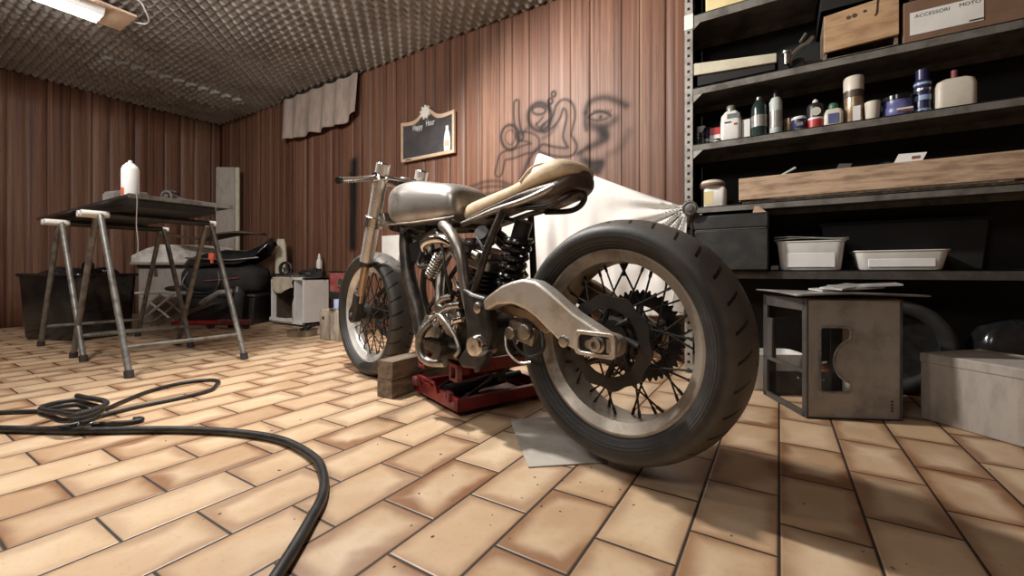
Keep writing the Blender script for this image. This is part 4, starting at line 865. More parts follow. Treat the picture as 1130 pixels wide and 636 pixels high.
q = MB(); q.ball((0, 0, .034), .07, 14, (1.3, .8, .48)); q.obox((.05, .0, .055), (.12, .03, .025), (0, R(-15), R(20))); q.cyl((-.06, -.02, .05), (.09, .03, .085), .012, n=10); q = q.build('car_part', 'black_metal', None, (-3.90, 2.45, .466), R(15)); tag(q, 'lumpy dark engine part in the middle of the cupboard top', 'engine part')
q = MB(); q.obox((0, 0, .012), (.17, .10, .018), (0, 0, 0)); q.obox((.03, .01, .032), (.13, .07, .014), (0, R(4), R(15))); q = q.build('bracket_plate', 'tin', None, (-4.02, 2.39, .466), R(-12), bevel=.002); tag(q, 'flat grey metal plates lying on the front of the cupboard top', 'plates')
q = MB(); q.obox((0, 0, .03), (.14, .08, .055), (0, 0, 0)); q.cyl((.02, 0, .055), (.02, 0, .085), .02, n=14); q = q.build('carburettor', 'black_plastic', None, (-3.80, 2.50, .466), R(25), bevel=.004); tag(q, 'black carburettor block at the right end of the cupboard top', 'engine part')
q = MB(); q.grid(lambda u, v: ((u-.5)*.16, (v-.5)*.12, .055*math.exp(-((u-.5)**2+(v-.5)**2)/.10)+.010*math.sin(11*u+5*v)+.012), 16, 12); q = q.build('rag', 'black_cloth', None, (-4.06, 2.52, .467), R(30), thick=.005); tag(q, 'crumpled dark rag at the back of the cupboard top behind metal plates', 'rag')
for i, (x, y, a, l_, lb_) in enumerate(((-4.13, 2.36, 8, .22, 'short steel rod lying along the front left of the cupboard top'), (-3.90, 2.365, -6, .20, 'short steel rod lying along the front right of the cupboard top'))):
    q = MB(); q.cyl((-l_/2, 0, .009), (l_/2, 0, .009), .008, n=12); q.cyl((l_/2-.03, 0, .012), (l_/2, 0, .012), .012, n=12); q = q.build('steel_rod', 'tin', None, (x, y, .466), R(a)); tag(q, lb_, 'rod')
q = MB(); q.lathe([(.05, 0), (.055, .006), (.055, .05), (.045, .055), (.045, .05), (.02, .02)], n=24); q = q.build('oil_pan', 'black_metal', None, (-3.95, 2.56, .466)); tag(q, 'low round black pan at the back of the cupboard top', 'pan')
BT = thing('squeeze_bottle', 'slim white bottle standing at the back of the cupboard top', 'bottle', (-3.86, 2.56, .466))
q = MB(); q.lathe([(.026, 0), (.028, .006), (.028, .15), (.018, .175), (.012, .18)], n=24); q.build('body', 'white_plastic', BT)
q = MB(); q.lathe([(.014, .178), (.014, .20), (.006, .235)], n=18); q.build('cap', 'white_plastic', BT)
TR = thing('baking_tray', 'small battered metal tray of hand tools on the floor', 'tray', (-3.27, 2.02, 0), R(25))
q = MB(); q.loft([[(x*k, y*k, z) for x, y in rrect(.21, .16, .03)] for k, z in ((.86, .0), (.97, .05), (1.05, .053), (1.05, .056), (.95, .054), (.84, .004))]); q.build('pan', 'tin', TR)
for i, (x0, y0, z0, x1, y1, z1, rr_, nm, lb_) in enumerate((( -.11, -.03, .03, .09, .05, .085, .009, 'chisel', 'dark chisel sticking up out of the metal tray'), (-.08, .05, .02, .06, -.05, .075, .011, 'screwdriver', 'black handled screwdriver lying across the metal tray'), (.0, .0, .02, .12, -.02, .10, .008, 'pliers', 'dark pliers leaning on the right rim of the metal tray'))):
    q = MB(); q.cyl((x0, y0, z0), ((x0+x1)/2, (y0+y1)/2, (z0+z1)/2), rr_*.5, n=10); q.cyl(((x0+x1)/2, (y0+y1)/2, (z0+z1)/2), (x1, y1, z1), rr_, n=12)
    if nm == 'pliers': q.cyl((x0, y0+.02, z0), (x1, y1-.03, z1), rr_, n=10)
    q = q.build(nm, 'black_metal', None, (-3.27, 2.02, 0), R(25)); tag(q, lb_, 'tool')
q = MB(); q.box((-.113, -.125, 0), (.113, .125, .232)); q = q.build('wooden_block', 'stump_wood', None, (-2.90, 2.125, 0), 0, bevel=.006); tag(q, 'weathered grey wooden block on the floor carrying the red engine', 'wooden block')
q = MB(); q.cyl((-2.965, 1.998, .165), (-2.965, 2.004, .165), .013, n=18); kn = q.build('knot', 'black_plastic'); kn.parent = q if False else None
kn.parent = bpy.data.objects['wooden_block']; kn.matrix_parent_inverse = Matrix.Translation((2.90, -2.125, 0))
EG = thing('small_engine', 'dusty red small engine with round vent standing on the wooden block', 'engine', (-2.89, 2.16, .2325))
q = MB(); q.box((-.09, -.07, 0), (.09, .07, .035)); q.cyl((0, 0, .03), (0, 0, .09), .055, n=20); q.build('base', 'black_metal', EG, bevel=.004)
q = MB(); q.box((-.115, -.085, .075), (.115, .085, .285)); q.build('housing', 'red_dusty', EG, bevel=.014, seg=3)
q = MB(); q.box((-.118, -.088, .075), (.118, .088, .135)); q.build('lower_shroud', 'black_metal', EG, bevel=.01)
q = MB(); q.lathe([(.040, -.086), (.040, -.096), (.034, -.098), (.034, -.090), (.008, -.090)], (.045, 0, .20), 'Y', 28)
for i in range(7): q.box((.045-.033, -.097, .172+i*.009), (.045+.033, -.092, .175+i*.009))
q.build('round_vent', 'tin', EG)
q = MB(); q.box((-.125, -.09, .284), (.13, .09, .296)); q.build('top_plate', 'black_metal', EG, bevel=.003)
q = MB(); q.lathe([(.020, .06), (.026, 0), (.030, 0), (.029, .068), (.025, .068)][::-1], n=24); q.lathe([(.026, .001), (.024, .002)], n=24); q = q.build('cup', 'lightblue', None, (-2.835, 2.035, .243)); tag(q, 'pale blue plastic cup on the wooden block below the red engine', 'cup')
q = MB(); q.lathe([(.06, 0), (.062, .003), (.062, .008), (.055, .010)], n=30); q = q.build('tin_dish', 'tin', None, (-2.85, 2.045, .2325)); tag(q, 'round tin dish lying on the wooden block under the blue cup', 'dish')

# ------------------------------------------------------------------ on the back wall
CT = MB()
def cfn(u, v):
    x = -4.53+1.225*u; zb = 1.925 + .065*max(0, (u-.72)/.28)**2 + .012*math.sin(21*u) - .02*math.exp(-((u-.35)/.06)**2)
    y = 2.585 - .022*math.sin(34*u+.5*math.sin(9*u))*(.4+.6*v) - .02*v
    return (x + .012*v*math.sin(17*u), y, 2.372 + (zb-2.372)*v)
CT.grid(cfn, 120, 26); CT = CT.build('curtain', 'curtain', None, thick=.003, ang=80); tag(CT, 'short dusty beige curtain hung high on the panelled wall below the ceiling', 'curtain')
q = MB(); q.cyl((-4.56, 2.585, 2.372), (-3.28, 2.585, 2.372), .009, n=10); q.cyl((-4.5, 2.585, 2.372), (-4.5, 2.634, 2.372), .006, n=8); q.cyl((-3.34, 2.585, 2.372), (-3.34, 2.634, 2.372), .006, n=8); q.build('rod', 'black_metal', CT)
# chalkboard
CBD = thing('chalkboard', 'small black chalkboard with Happy Hour sign lettering on the panelled wall', 'chalkboard', (-2.46, 2.606, 1.47))
def topz(x):  # curved head
    t = x/.29
    return .295 + .085*math.exp(-(t/.30)**2) + .012*abs(t)**3
hw = .295
ox = [(-hw, -.01), (hw, -.01)]; N = 30
outer = [(hw-2*hw*i/N, topz(hw-2*hw*i/N)+.02) for i in range(N+1)]
poly_o = [(-hw, -.012), (0, -.012), (hw, -.012)] + outer
inner = [(-hw+.022, .014), (0, .014), (hw-.022, .014)] + [((hw-.022)*(1-2*i/N), topz(hw-2*hw*i/N)-.012) for i in range(N+1)]
q = MB(); q.prism_hole(poly_o, inner, -.012, .012); q.build('frame', 'frame_wood', CBD, bevel=.002)
q = MB(); q.prism([(x*1.01, z) for x, z in inner], .0, .010); q.build('board', 'chalk_black', CBD)
q = MB(); q.lathe([(.045, -.006), (.045, .012), (.03, .014)], (-.01, -.012, .365), 'Y', 24)
for i in range(9): a = PI*2*i/9; q.cyl((-.01+.044*math.sin(a), -.010, .365+.044*math.cos(a)), (-.01+.058*math.sin(a), -.010, .365+.058*math.cos(a)), .010, n=8)
q.build('emblem', 'chalk_white', CBD)
q = MB(); bp_ = [(-.030, 0), (.030, 0), (.033, .05), (.031, .10), (.022, .145), (.014, .165), (.013, .20), (-.013, .20), (-.014, .165), (-.022, .145), (-.031, .10), (-.033, .05)]
q.prism([(x+.215, z+.018) for x, z in bp_], -.004, .001); q.build('bottle_motif', 'chalk_white', CBD)
q = MB(); q.box((.19, -.0055, .055), (.24, -.004, .10)); q.build('motif_label', 'beige_paper', CBD)
q = MB(); q.prism([(-.24, -.004), (-.17, -.004), (-.17, .004), (-.24, .004)], -.0135, -.012); q.build('chalk_mark', 'black_plastic', CBD)
def text(s, name, size, mt, parent, loc, rot, ext=.001, sx=1., align='LEFT'):
    cu = bpy.data.curves.new(name, 'FONT'); cu.body = s; cu.size = size; cu.extrude = ext; cu.align_x = align
    to = bpy.data.objects.new(name+'_t', cu); COL.objects.link(to)
    dg = bpy.context.evaluated_depsgraph_get(); me = bpy.data.meshes.new_from_object(to.evaluated_get(dg))
    bpy.data.objects.remove(to); bpy.data.curves.remove(cu)
    me.name = name; me.transform(Matrix.Diagonal((sx, 1, 1, 1)))
    o = bpy.data.objects.new(name, me); COL.objects.link(o); me.materials.clear(); me.materials.append(M[mt]); o.parent = parent
    o.location = loc; o.rotation_euler = rot; return o
text('Happy', 'lettering', .072, 'chalk_white', CBD, (-.165, -.002, .238), (R(90), 0, 0), .001, .62)
text('Hour', 'lettering', .072, 'chalk_white', CBD, (-.015, -.002, .252), (R(90), 0, 0), .001, .62)
q = MB(); q.box((-3.034, 2.629, .62), (-2.748, 2.6355, .842)); q = q.build('paper_sheet', 'paper'); tag(q, 'white sheet of card fixed to the wall behind the front fork', 'paper')

# white sheet pinned between wall and shelf post
TOPL = [(-2.02, 2.60, .60), (-1.80, 2.60, .80), (-1.56, 2.60, 1.06), (-1.47, 2.60, 1.24), (-1.425, 2.60, 1.335), (-1.35, 2.595, 1.315), (-1.20, 2.57, 1.235), (-.95, 2.50, 1.105), (-.70, 2.42, .985), (-.52, 2.345, .905), (-.405, 2.285, .852), (-.375, 2.275, .835)]
tl = spline([Vector(p) for p in TOPL], 12)
def sfn(u, v):
    k = u*(len(tl)-1); i = min(int(k), len(tl)-2); p = tl[i].lerp(tl[i+1], k-i)
    zb = .30 + .03*math.sin(7*u) ; xb = p.x + (-.40-p.x)*0 - (.05 if u > .95 else 0)*v
    z = p.z + (zb-p.z)*v
    dx, dz = p.x+.385, z-.845; rr_ = math.hypot(dx, dz); an = math.atan2(dz, dx)
    gather = .030*math.sin(17*an)*math.exp(-((rr_-.18)/.22)**2)*min(1, rr_/.06)
    fold = (.030*math.sin(22*p.x + 5*v) + .016*math.sin(47*p.x - 3*v + 2*math.sin(5*p.x)))*min(1, v*1.5)*(1 if p.x < -.6 else .45) + .02*math.sin(9*p.x+7*z)
    y = p.y - .03*math.sin(PI*v)*.6 + fold*.8 + gather
    y = min(y, 2.612)
    if p.x > -.42: y = min(y, 2.30)
    return (xb - .07*v*max(0, u-.9)*10*.6, y, z)
SHT = MB(); SHT.grid(sfn, 150, 60); SHT = SHT.build('bed_sheet', 'cloth_white', None, thick=.002, ang=85)
tag(SHT, 'white cotton sheet hung behind the motorcycle from wall peak to shelf post', 'sheet')
KN = thing('clamp_knob', 'round ribbed metal knob clamping the white sheet to the shelf post', 'knob', (-.376, 2.258, .835))
q = MB(); q.lathe([(.036, .0), (.036, -.010), (.030, -.014), (.028, -.008), (.020, -.008), (.018, -.016), (.008, -.018)], (0, 0, 0), 'Y', 32); q.build('disc', 'shelf_grey', KN)
for i in range(14):
    a = 2*PI*i/14; q = MB(); q.cyl((.034*math.sin(a), -.011, .034*math.cos(a)), (.034*math.sin(a), -.002, .034*math.cos(a)), .0055, n=8); q.build('rib', 'black_metal', KN)
q = MB(); q.cyl((0, 0, 0), (0, .045, 0), .006, n=10); q.build('stud', 'tin', KN)

# ------------------------------------------------------------------ steel shelving
SHX0, SHX1, SY0, SY1 = -.41, .92, 2.318, 2.615
SU = thing('shelving_unit', 'dark steel shelving unit with slotted grey posts along the panelled wall', 'shelves', (SHX0, SY0, 0))
m, nt, b = new_mat('slotted_steel')
tc = nd(nt, 'ShaderNodeTexCoord'); s_ = nd(nt, 'ShaderNodeSeparateXYZ'); nt.links.new(tc.outputs['Object'], s_.inputs[0])
fz = mth(nt, 'ABSOLUTE', mth(nt, 'SUBTRACT', mth(nt, 'FRACT', mth(nt, 'DIVIDE', s_.outputs[2], .04)), .5))
fx = mth(nt, 'ABSOLUTE', mth(nt, 'SUBTRACT', s_.outputs[0], .019))
hole = mth(nt, 'MULTIPLY', mth(nt, 'LESS_THAN', fz, .17), mth(nt, 'LESS_THAN', fx, .0065))
nz = noise(nt, tc.outputs['Object'], 12, 5, .65)
c = mixc(nt, ramp(nt, nz, .4, .7), (.40, .375, .335), (.20, .18, .155)); c = mixc(nt, hole, c, (.006, .005, .005))
nt.links.new(c, b.inputs['Base Color']); b.inputs['Roughness'].default_value = .5; b.inputs['Metallic'].default_value = .3
bump(nt, b, mth(nt, 'SUBTRACT', 1., hole), .8, .003); M['slotted'] = m
def post(x, y, sx, sy, h):
    q = MB(); q.prism([(0, 0), (.038, 0), (.038, .003), (.003, .003), (.003, .038), (0, .038)], 0, h, 'Z')
    if sy < 0: q.xform(Matrix.Diagonal((1, -1, 1, 1)))
    if sx < 0: q.xform(Matrix.Translation((.038, 0, 0)) @ Matrix.Diagonal((-1, 1, 1, 1)))
    o = q.build('post', 'slotted', SU, (x, y, 0)); return o
W_ = SHX1-SHX0; D_ = SY1-SY0
p0 = post(0, 0, 1, 1, 2.30)
post(0, D_, 1, -1, 2.30); post(W_-.038, 0, -1, 1, 2.30); post(W_-.038, D_, -1, -1, 2.30)
q = MB(); q.box((-.002, -.002, 1.755), (.040, -.0005, 1.83)); q.build('tape', 'white_plastic', p0)
def shelf(z, x0, x1, mt, lip=.034):
    q = MB(); q.box((x0, .002, z-.006), (x1, D_-.004, z)); q.box((x0, .002, z-lip), (x1, .006, z)); q.box((x0, D_-.008, z-lip), (x1, D_-.004, z)); q.box((x0, .004, z-lip), (x0+.003, D_-.004, z)); q.box((x1-.003, .004, z-lip), (x1, D_-.004, z)); return q.build('shelf', mt, SU, bevel=.001)
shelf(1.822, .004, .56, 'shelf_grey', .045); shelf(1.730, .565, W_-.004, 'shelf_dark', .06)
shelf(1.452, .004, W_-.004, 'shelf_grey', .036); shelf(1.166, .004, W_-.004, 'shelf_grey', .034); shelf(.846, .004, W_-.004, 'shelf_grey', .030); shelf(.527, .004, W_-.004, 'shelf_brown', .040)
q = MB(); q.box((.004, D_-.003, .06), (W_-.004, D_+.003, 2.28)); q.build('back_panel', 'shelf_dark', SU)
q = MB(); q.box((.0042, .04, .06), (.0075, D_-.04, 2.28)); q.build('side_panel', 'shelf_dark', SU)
for z in (1.822, 1.452, 1.166, .846):
    q = MB(); q.prism([(.039, z-.075), (.039, z-.034), (.085, z-.034)], .003, .006); q.build('gusset', 'slotted', SU)
def on(z): return z+.0006
# upper shelves
q = MB(); q.box((0, 0, 0), (.46, .20, .16)); q.box((-.004, -.004, .12), (.464, .204, .165)); q = q.build('carton', 'yellow', None, (-.315, 2.345, on(1.822)), 0, bevel=.003); tag(q, 'pale yellow carton at the left end of the topmost grey shelf', 'carton')
WT = thing('wooden_tray', 'shallow dark tray with a cream front rail on the second shelf', 'tray', (-.365, 2.325, on(1.452)))
q = MB(); q.box((0, .010, 0), (.36, .20, .012)); q.box((0, .010, 0), (.36, .022, .06)); q.box((0, .19, 0), (.36, .20, .06)); q.box((0, .010, 0), (.012, .20, .06)); q.box((.348, .010, 0), (.36, .20, .06)); q.build('body', 'shelf_dark', WT)
q = MB(); q.prism([(-.012, .066), (.355, .040), (.355, .082), (-.012, .126)], -.002, .012); q.build('front_rail', 'cream_board', WT, bevel=.002)
HB = thing('tap_fitting', 'dark plumbing fitting with shiny twisted spout beside the wooden box', 'fitting', (.075, 2.40, on(1.452)), R(20))
q = MB(); q.lathe([(.045, 0), (.048, .01), (.03, .03), (.024, .06)], n=20); q.obox((.05, 0, .022), (.09, .05, .042)); q.build('body', 'black_metal', HB, bevel=.004)
q = MB(); q.tube([(-.03, 0, .03), (-.035, 0, .07), (.0, -.01, .11), (.03, -.02, .125), (.05, -.02, .15)], .010, 10, smooth=4); q.cyl((.0, -.02, .13), (.02, -.03, .165), .006, n=8); q.build('spout', 'tin', HB)
q = MB(); q.cyl((-.06, -.03, .03), (-.06, -.03, .08), .012, n=12); q.lathe([(.02, .08), (.02, .09)], (-.06, -.03, 0), n=16); q.build('valve', 'tin', HB)
WB = thing('wooden_box', 'pale nailed wooden box with dark knots on the second shelf', 'box', (.168, 2.332, on(1.452)))
q = MB(); q.box((.008, .012, .0), (.242, .21, .012)); q.box((0, .012, 0), (.012, .21, .20)); q.box((.238, .012, 0), (.25, .21, .20)); q.box((0, .198, 0), (.25, .21, .20)); q.build('sides', 'dark_wood', WB, bevel=.001)
q = MB(); q.prism([(0, .036), (.25, .046), (.25, .235), (.208, .232), (.206, .215), (.0, .196)], -.002, .012); q.build('front_board', 'pine', WB, bevel=.0015)
for x, z, r_ in ((.085, .165, .008), (.105, .168, .009), (.14, .175, .006)):
    q = MB(); q.cyl((x, -.0035, z), (x, 0, z), r_, n=12); q.build('knot', 'brown_leather', WB)
q = MB(); q.tube([(.172, -.004, .145), (.178, -.004, .155), (.182, -.004, .225)], .002, 6); q.build('crack', 'black_plastic', WB)
BC = thing('cardboard_box', 'brown cardboard box with white printed label on the second shelf', 'box', (.432, 2.336, on(1.452)))
q = MB(); q.box((0, 0, 0), (.34, .22, .170)); q.build('body', 'brown_carton', BC, bevel=.003)
q = MB(); q.box((.02, -.002, .03), (.23, -.0003, .122)); lb_ = q.build('label', 'paper', BC)
text('ACCESSORI', 'printing', .019, 'black_plastic', lb_, (.034, -.0022, .097), (R(90), 0, 0), .0003, 1.05)
text('MOTO', 'printing', .019, 'black_plastic', lb_, (.162, -.0022, .100), (R(90), 0, 0), .0003, 1.05)
q = MB(); q.box((.19, -.0025, .034), (.23, -.002, .040)); q.build('strip', 'black_plastic', lb_)
q = MB(); q.box((0, 0, 0), (.30, .2, .075)); q = q.build('black_case', 'case_black', None, (.45, 2.35, 1.6235), 0, bevel=.006); tag(q, 'flat black case lying on top of the brown cardboard box', 'case')

# cans and bottles on the third shelf
ZC = on(1.166)
GRP = 'cans and bottles on the third shelf'
def vessel(name, label, cat, x, y, bodyprof, bmat, parts=(), rz=0, boxy=None):
    t = thing(name, label, cat, (x, y, ZC), rz, GRP)
    if boxy:
        q = MB(); q.loft([[(px*k, py*k, z) for px, py in rrect(boxy[0], boxy[1], boxy[2])] for k, z in bodyprof]); q.build('body', bmat, t)
    else:
        q = MB(); q.lathe(bodyprof, n=28); q.build('body', bmat, t)
    for nm, mt, prof in parts:
        q = MB()
        if isinstance(prof, tuple): q.obox(*prof)
        else: q.lathe(prof, n=24)
        q.build(nm, mt, t)
    return t
def band(r, z0, z1): return [(r-.001, z0), (r+.0006, z0), (r+.0006, z1), (r-.001, z1)]
vessel('jar', 'short dark green jar with black lid beside the left shelf post', 'jar', -.352, 2.38, [(.024, 0), (.026, .004), (.026, .045), (.022, .05)], 'dkgreen', [('lid', 'black_plastic', [(.025, .05), (.025, .066), (.022, .068)])])
vessel('carton', 'slim white carton standing at the left end of the can shelf', 'carton', -.352, 2.46, [(1, 0), (1, .125)], 'paper', boxy=(.04, .035, .003))
vessel('tin', 'dark blue and white tin between the green jar and red carton', 'tin', -.318, 2.44, [(.026, 0), (.027, .003), (.027, .09), (.024, .094)], 'navy', [('band', 'white_paint', band(.027, .03, .045)), ('lid', 'black_shiny', [(.022, .094), (.018, .108)])])
vessel('carton', 'red and white carton standing left of the white oil bottle', 'carton', -.278, 2.41, [(1, 0), (1, .09)], 'red_bright', [('label', 'paper', ((.0, -.0155, .028), (.046, .002, .05)))], boxy=(.05, .03, .003))
vessel('cap', 'small grey cap lying at the shelf edge before the white oil bottle', 'cap', -.262, 2.345, [(.018, 0), (.018, .012), (.014, .016)], 'black_metal', [('rim', 'white_plastic', [(.022, 0), (.022, .004)])])
vessel('oil_bottle', 'white plastic oil bottle with dark shoulders and grey cap', 'bottle', -.205, 2.40, [(.94, 0), (1, .006), (1, .10), (.92, .135), (.55, .157), (.42, .16)], 'white_plastic', [('cap', 'lid_grey', [(.020, .158), (.020, .182), (.017, .186)]), ('shoulder', 'dkgreen', ((.012, -.026, .128), (.055, .008, .022))), ('label', 'black_plastic', ((-.012, -.0295, .098), (.03, .002, .007))), ('red_logo', 'red_bright', ((.022, -.0295, .086), (.014, .002, .010)))], boxy=(.094, .058, .02))
vessel('carton', 'narrow white carton just right of the white oil bottle', 'carton', -.138, 2.41, [(1, 0), (1, .105)], 'paper', boxy=(.036, .04, .002))
vessel('spray_bottle', 'dark green glossy bottle with silver neck, left of two tall bottles', 'bottle', -.083, 2.40, [(.032, 0), (.034, .004), (.034, .145), (.030, .165), (.016, .188), (.014, .19)], 'dkgreen', [('neck', 'tin', [(.015, .188), (.013, .203), (.006, .207)]), ('label', 'lid_grey', band(.0344, .055, .11))])
vessel('spray_can', 'grey white spray can with black nozzle, right of the dark green bottle', 'spray can', -.014, 2.40, [(.026, 0), (.027, .004), (.027, .165), (.018, .185)], 'mint', [('nozzle', 'black_plastic', [(.012, .185), (.012, .21), (.008, .222)]), ('band', 'lid_grey', band(.027, .04, .12))])
vessel('tin', 'small tan tin behind the blue lidded jar', 'tin', .040, 2.44, [(.024, 0), (.025, .003), (.025, .085), (.021, .088)], 'gold_can')
vessel('jar', 'small dark blue jar with pale lettering and white lid', 'jar', .078, 2.385, [(.029, .008), (.030, .010), (.030, .055), (.026, .058)], 'navy', [('lid', 'white_plastic', [(.030, .057), (.030, .066), (.026, .07)]), ('foot', 'mint', [(.032, 0), (.032, .010)]), ('lettering', 'lid_grey', ((.002, -.030, .032), (.024, .002, .016)))])
t = vessel('spray_can', 'black and red spray can with round pale emblem and grey nozzle', 'spray can', .140, 2.39, [(.031, 0), (.0325, .004), (.0325, .105), (.028, .117), (.018, .124)], 'black_plastic', [('red_band', 'red_bright', band(.0326, .004, .045)), ('white_band', 'white_paint', band(.0328, .045, .053)), ('nozzle', 'white_plastic', [(.012, .124), (.011, .134), (.005, .142)])])
q = MB(); q.cyl((0, -.031, .078), (0, -.0345, .078), .019, n=22); q.build('emblem', 'cream_board', t)
q = MB(); q.cyl((0, -.034, .078), (0, -.0352, .078), .010, n=18); q.build('emblem_centre', 'mint', t)
vessel('glue_bottle', 'squat white bottle with green cap and dark blue label', 'bottle', .205, 2.385, [(.96, 0), (1, .004), (1, .062), (.8, .078), (.45, .084)], 'cream_plastic', [('cap', 'green', [(.017, .084), (.018, .098), (.012, .108)]), ('label', 'blue', ((-.002, -.026, .036), (.036, .004, .042)))], boxy=(.072, .05, .016))
vessel('spray_can', 'tall gold brown spray can with white cap on the third shelf', 'spray can', .279, 2.40, [(.033, 0), (.035, .004), (.035, .150), (.034, .155)], 'gold_can', [('cap', 'cream_plastic', [(.0365, .150), (.0365, .208), (.034, .212)]), ('dark_band', 'brown_leather', band(.0352, .118, .148)), ('white_label', 'white_paint', ((.006, -.0345, .04), (.026, .004, .07)))])
vessel('cup', 'plain cream plastic cup between gold spray can and blue jar', 'cup', .339, 2.37, [(.022, 0), (.0225, .001), (.027, .080), (.026, .081), (.021, .004)], 'cream_plastic')
vessel('jar', 'wide shiny blue jar with black lid and white lettering', 'jar', .424, 2.39, [(.047, 0), (.050, .004), (.050, .040), (.047, .045), (.047, .072)], 'blue', [('lid', 'black_shiny', [(.052, .072), (.052, .088), (.048, .091)]), ('lettering', 'white_paint', ((.014, -.050, .026), (.05, .002, .007))), ('lettering', 'red_dusty', ((.016, -.050, .015), (.05, .002, .006)))])
vessel('tin', 'dark round tin standing behind the wide blue jar', 'tin', .395, 2.50, [(.05, 0), (.052, .004), (.052, .10), (.05, .104)], 'black_plastic')
vessel('spray_can', 'slender blue spray can with silver stripes at the right', 'spray can', .500, 2.385, [(.026, 0), (.0265, .003), (.0265, .135), (.022, .142)], 'navy', [('cap', 'navy', [(.021, .142), (.0215, .182), (.019, .185)]), ('stripe', 'lightblue', band(.0267, .0, .020)), ('stripe', 'lightblue', band(.0267, .055, .075)), ('stripe', 'tin', band(.0267, .095, .104)), ('stripe', 'lightblue', band(.0267, .118, .128))])
vessel('jerry_can', 'off white plastic container with rounded shoulders at the right end', 'canister', .595, 2.39, [(.97, 0), (1, .006), (1, .095), (.9, .115), (.6, .125)], 'cream_plastic', [('cap', 'red_dusty', [(.010, .125), (.010, .16)])], boxy=(.12, .07, .022))

# fourth shelf: spool, tub, long wooden drawer
Z4 = on(.846)
ST4 = thing('storage_tub', 'white plastic tub with yellow label at the shelf end over black case', 'tub', (-.275, 2.385, Z4))
q = MB(); q.loft([[(x, y, z) for x, y in rrect(.10*k, .085*k, .018)] for k, z in ((.95, 0), (1, .004), (1, .09), (.9, .098))]); q.build('body', 'white_plastic', ST4)
q = MB(); q.box((-.048, -.0435, .012), (-.005, -.0425, .078)); q.build('label', 'yellow', ST4)
SPO = thing('cord_spool', 'round dusty pinkish lid like spool resting on the white tub', 'spool', (-.29, 2.385, Z4+.0985))
q = MB(); q.lathe([(.050, 0), (.058, .004), (.060, .022), (.052, .034), (.03, .040)], n=36); q.build('disc', 'cream_plastic', SPO)
q = MB(); q.lathe([(.0605, .004), (.0605, .020)], n=36, cap=False); q.build('band', 'brown_carton', SPO, thick=.002)
DR = thing('wooden_trough', 'long pale wooden trough full of scraps on the fourth shelf', 'trough', (-.165, 2.322, Z4))
q = MB(); q.box((0, 0, .018), (.95, .016, .122)); q.build('front_board', 'pine_pale', DR, bevel=.002)
q = MB(); q.box((.0, .016, 0), (.95, .26, .012)); q.box((0, .016, .0), (.014, .26, .115)); q.box((.936, .016, 0), (.95, .26, .115)); q.box((0, .25, 0), (.95, .262, .115)); q.build('sides', 'dark_wood', DR)
q = MB(); q.cyl((0, 0, 0), (.085, 0, .045), .006, n=10); q = q.build('plastic_rod', 'mint', None, (-.02, 2.36, .955)); tag(q, 'pale grey rod sticking up out of the long wooden trough', 'rod')
q = MB(); q.prism([(0, 0), (.05, .0), (.065, .035), (.02, .04)], 0, .004); q = q.build('packet', 'tin', None, (.205, 2.365, .958)); tag(q, 'small shiny packet poking out of the middle of the wooden trough', 'packet')
q = MB(); q.grid(lambda u, v: (.20*u, .10*v, .03*math.sin(PI*u)*math.sin(PI*v)+.012*math.sin(9*u+4*v)), 16, 10); q = q.build('plastic_bag', 'dkgreen', None, (.27, 2.37, .955), thick=.004); tag(q, 'crumpled dark green bag bulging above the wooden trough', 'bag')
LBL = thing('swing_tag', 'white printed tag with red mark on top of the wooden trough', 'tag', (.40, 2.352, .962), R(-8))
q = MB(); q.prism([(0, 0), (.09, .004), (.105, .040), (.02, .046)], 0, .002); q.build('card', 'paper', LBL)
q = MB(); q.box((.06, -.001, .018), (.085, 0, .03)); q.build('mark', 'red_dusty', LBL)
# fifth shelf: black case, white trays, dark bin
Z5 = on(.527)
BCX = thing('tool_case', 'large black fibre case with hinged lid at the left shelf end', 'case', (-.202, 2.405, Z5))
q = MB(); q.box((-.160, -.125, 0), (.160, .125, .195)); q.build('body', 'case_black', BCX, bevel=.006)
q = MB(); q.box((-.162, -.127, .197), (.162, .127, .268)); q.build('lid', 'case_black', BCX, bevel=.008)
q = MB(); q.box((-.15, -.1262, .1945), (.15, -.12, .1975)); q.build('metal_edge', 'tin', BCX)
q = MB(); q.prism([(0, 0), (.055, .0), (.022, .03), (.008, .032)], 0, .04); q = q.build('wood_offcut', 'pine_pale', None, (-.105, 2.285, Z5+.2685)); tag(q, 'pale wood offcut lying on the right corner of the black case', 'offcut')
def white_tray(name, label, x, y, w, d, h, n=1):
    t = thing(name, label, 'tray', (x, y, Z5))
    for i in range(1):
        q = MB(); prof = ((.86, 0), (.90, .006), (1., h), (1.04, h+.003), (1.04, h+.007), (.975, h+.007), (.86, .012))
        q.loft([[(px*k, py*k, z) for px, py in rrect(w, d, .03)] for k, z in prof]); q.build('tray', 'white_plastic', t)
        q = MB(); q.box((-w*.36, -d*.485, .012), (w*.36, -d*.462, h*.62)); q.build('front_panel', 'white_paint', t, bevel=.008)
    return t
white_tray('food_tray', 'tall white plastic tray beside the black case', .118, 2.425, .252, .19, .125)
for i, lb_ in enumerate(('lower of the two clear sheets on the tall white tray', 'upper of the two clear sheets on the tall white tray')):
    q = MB(); q.grid(lambda u, v: ((u-.5)*.275, (v-.5)*.20, .006*math.sin(PI*u*1.3+i)+.002), 14, 8); q = q.build('plastic_sheet', 'clear_plastic', None, (.118, 2.425, Z5+.136+.008*i), thick=.002); tag(q, lb_, 'sheet', 'sheets on the tall white tray')
white_tray('food_tray', 'low wide white plastic tray at the right of the fifth shelf', .425, 2.425, .29, .19, .075)
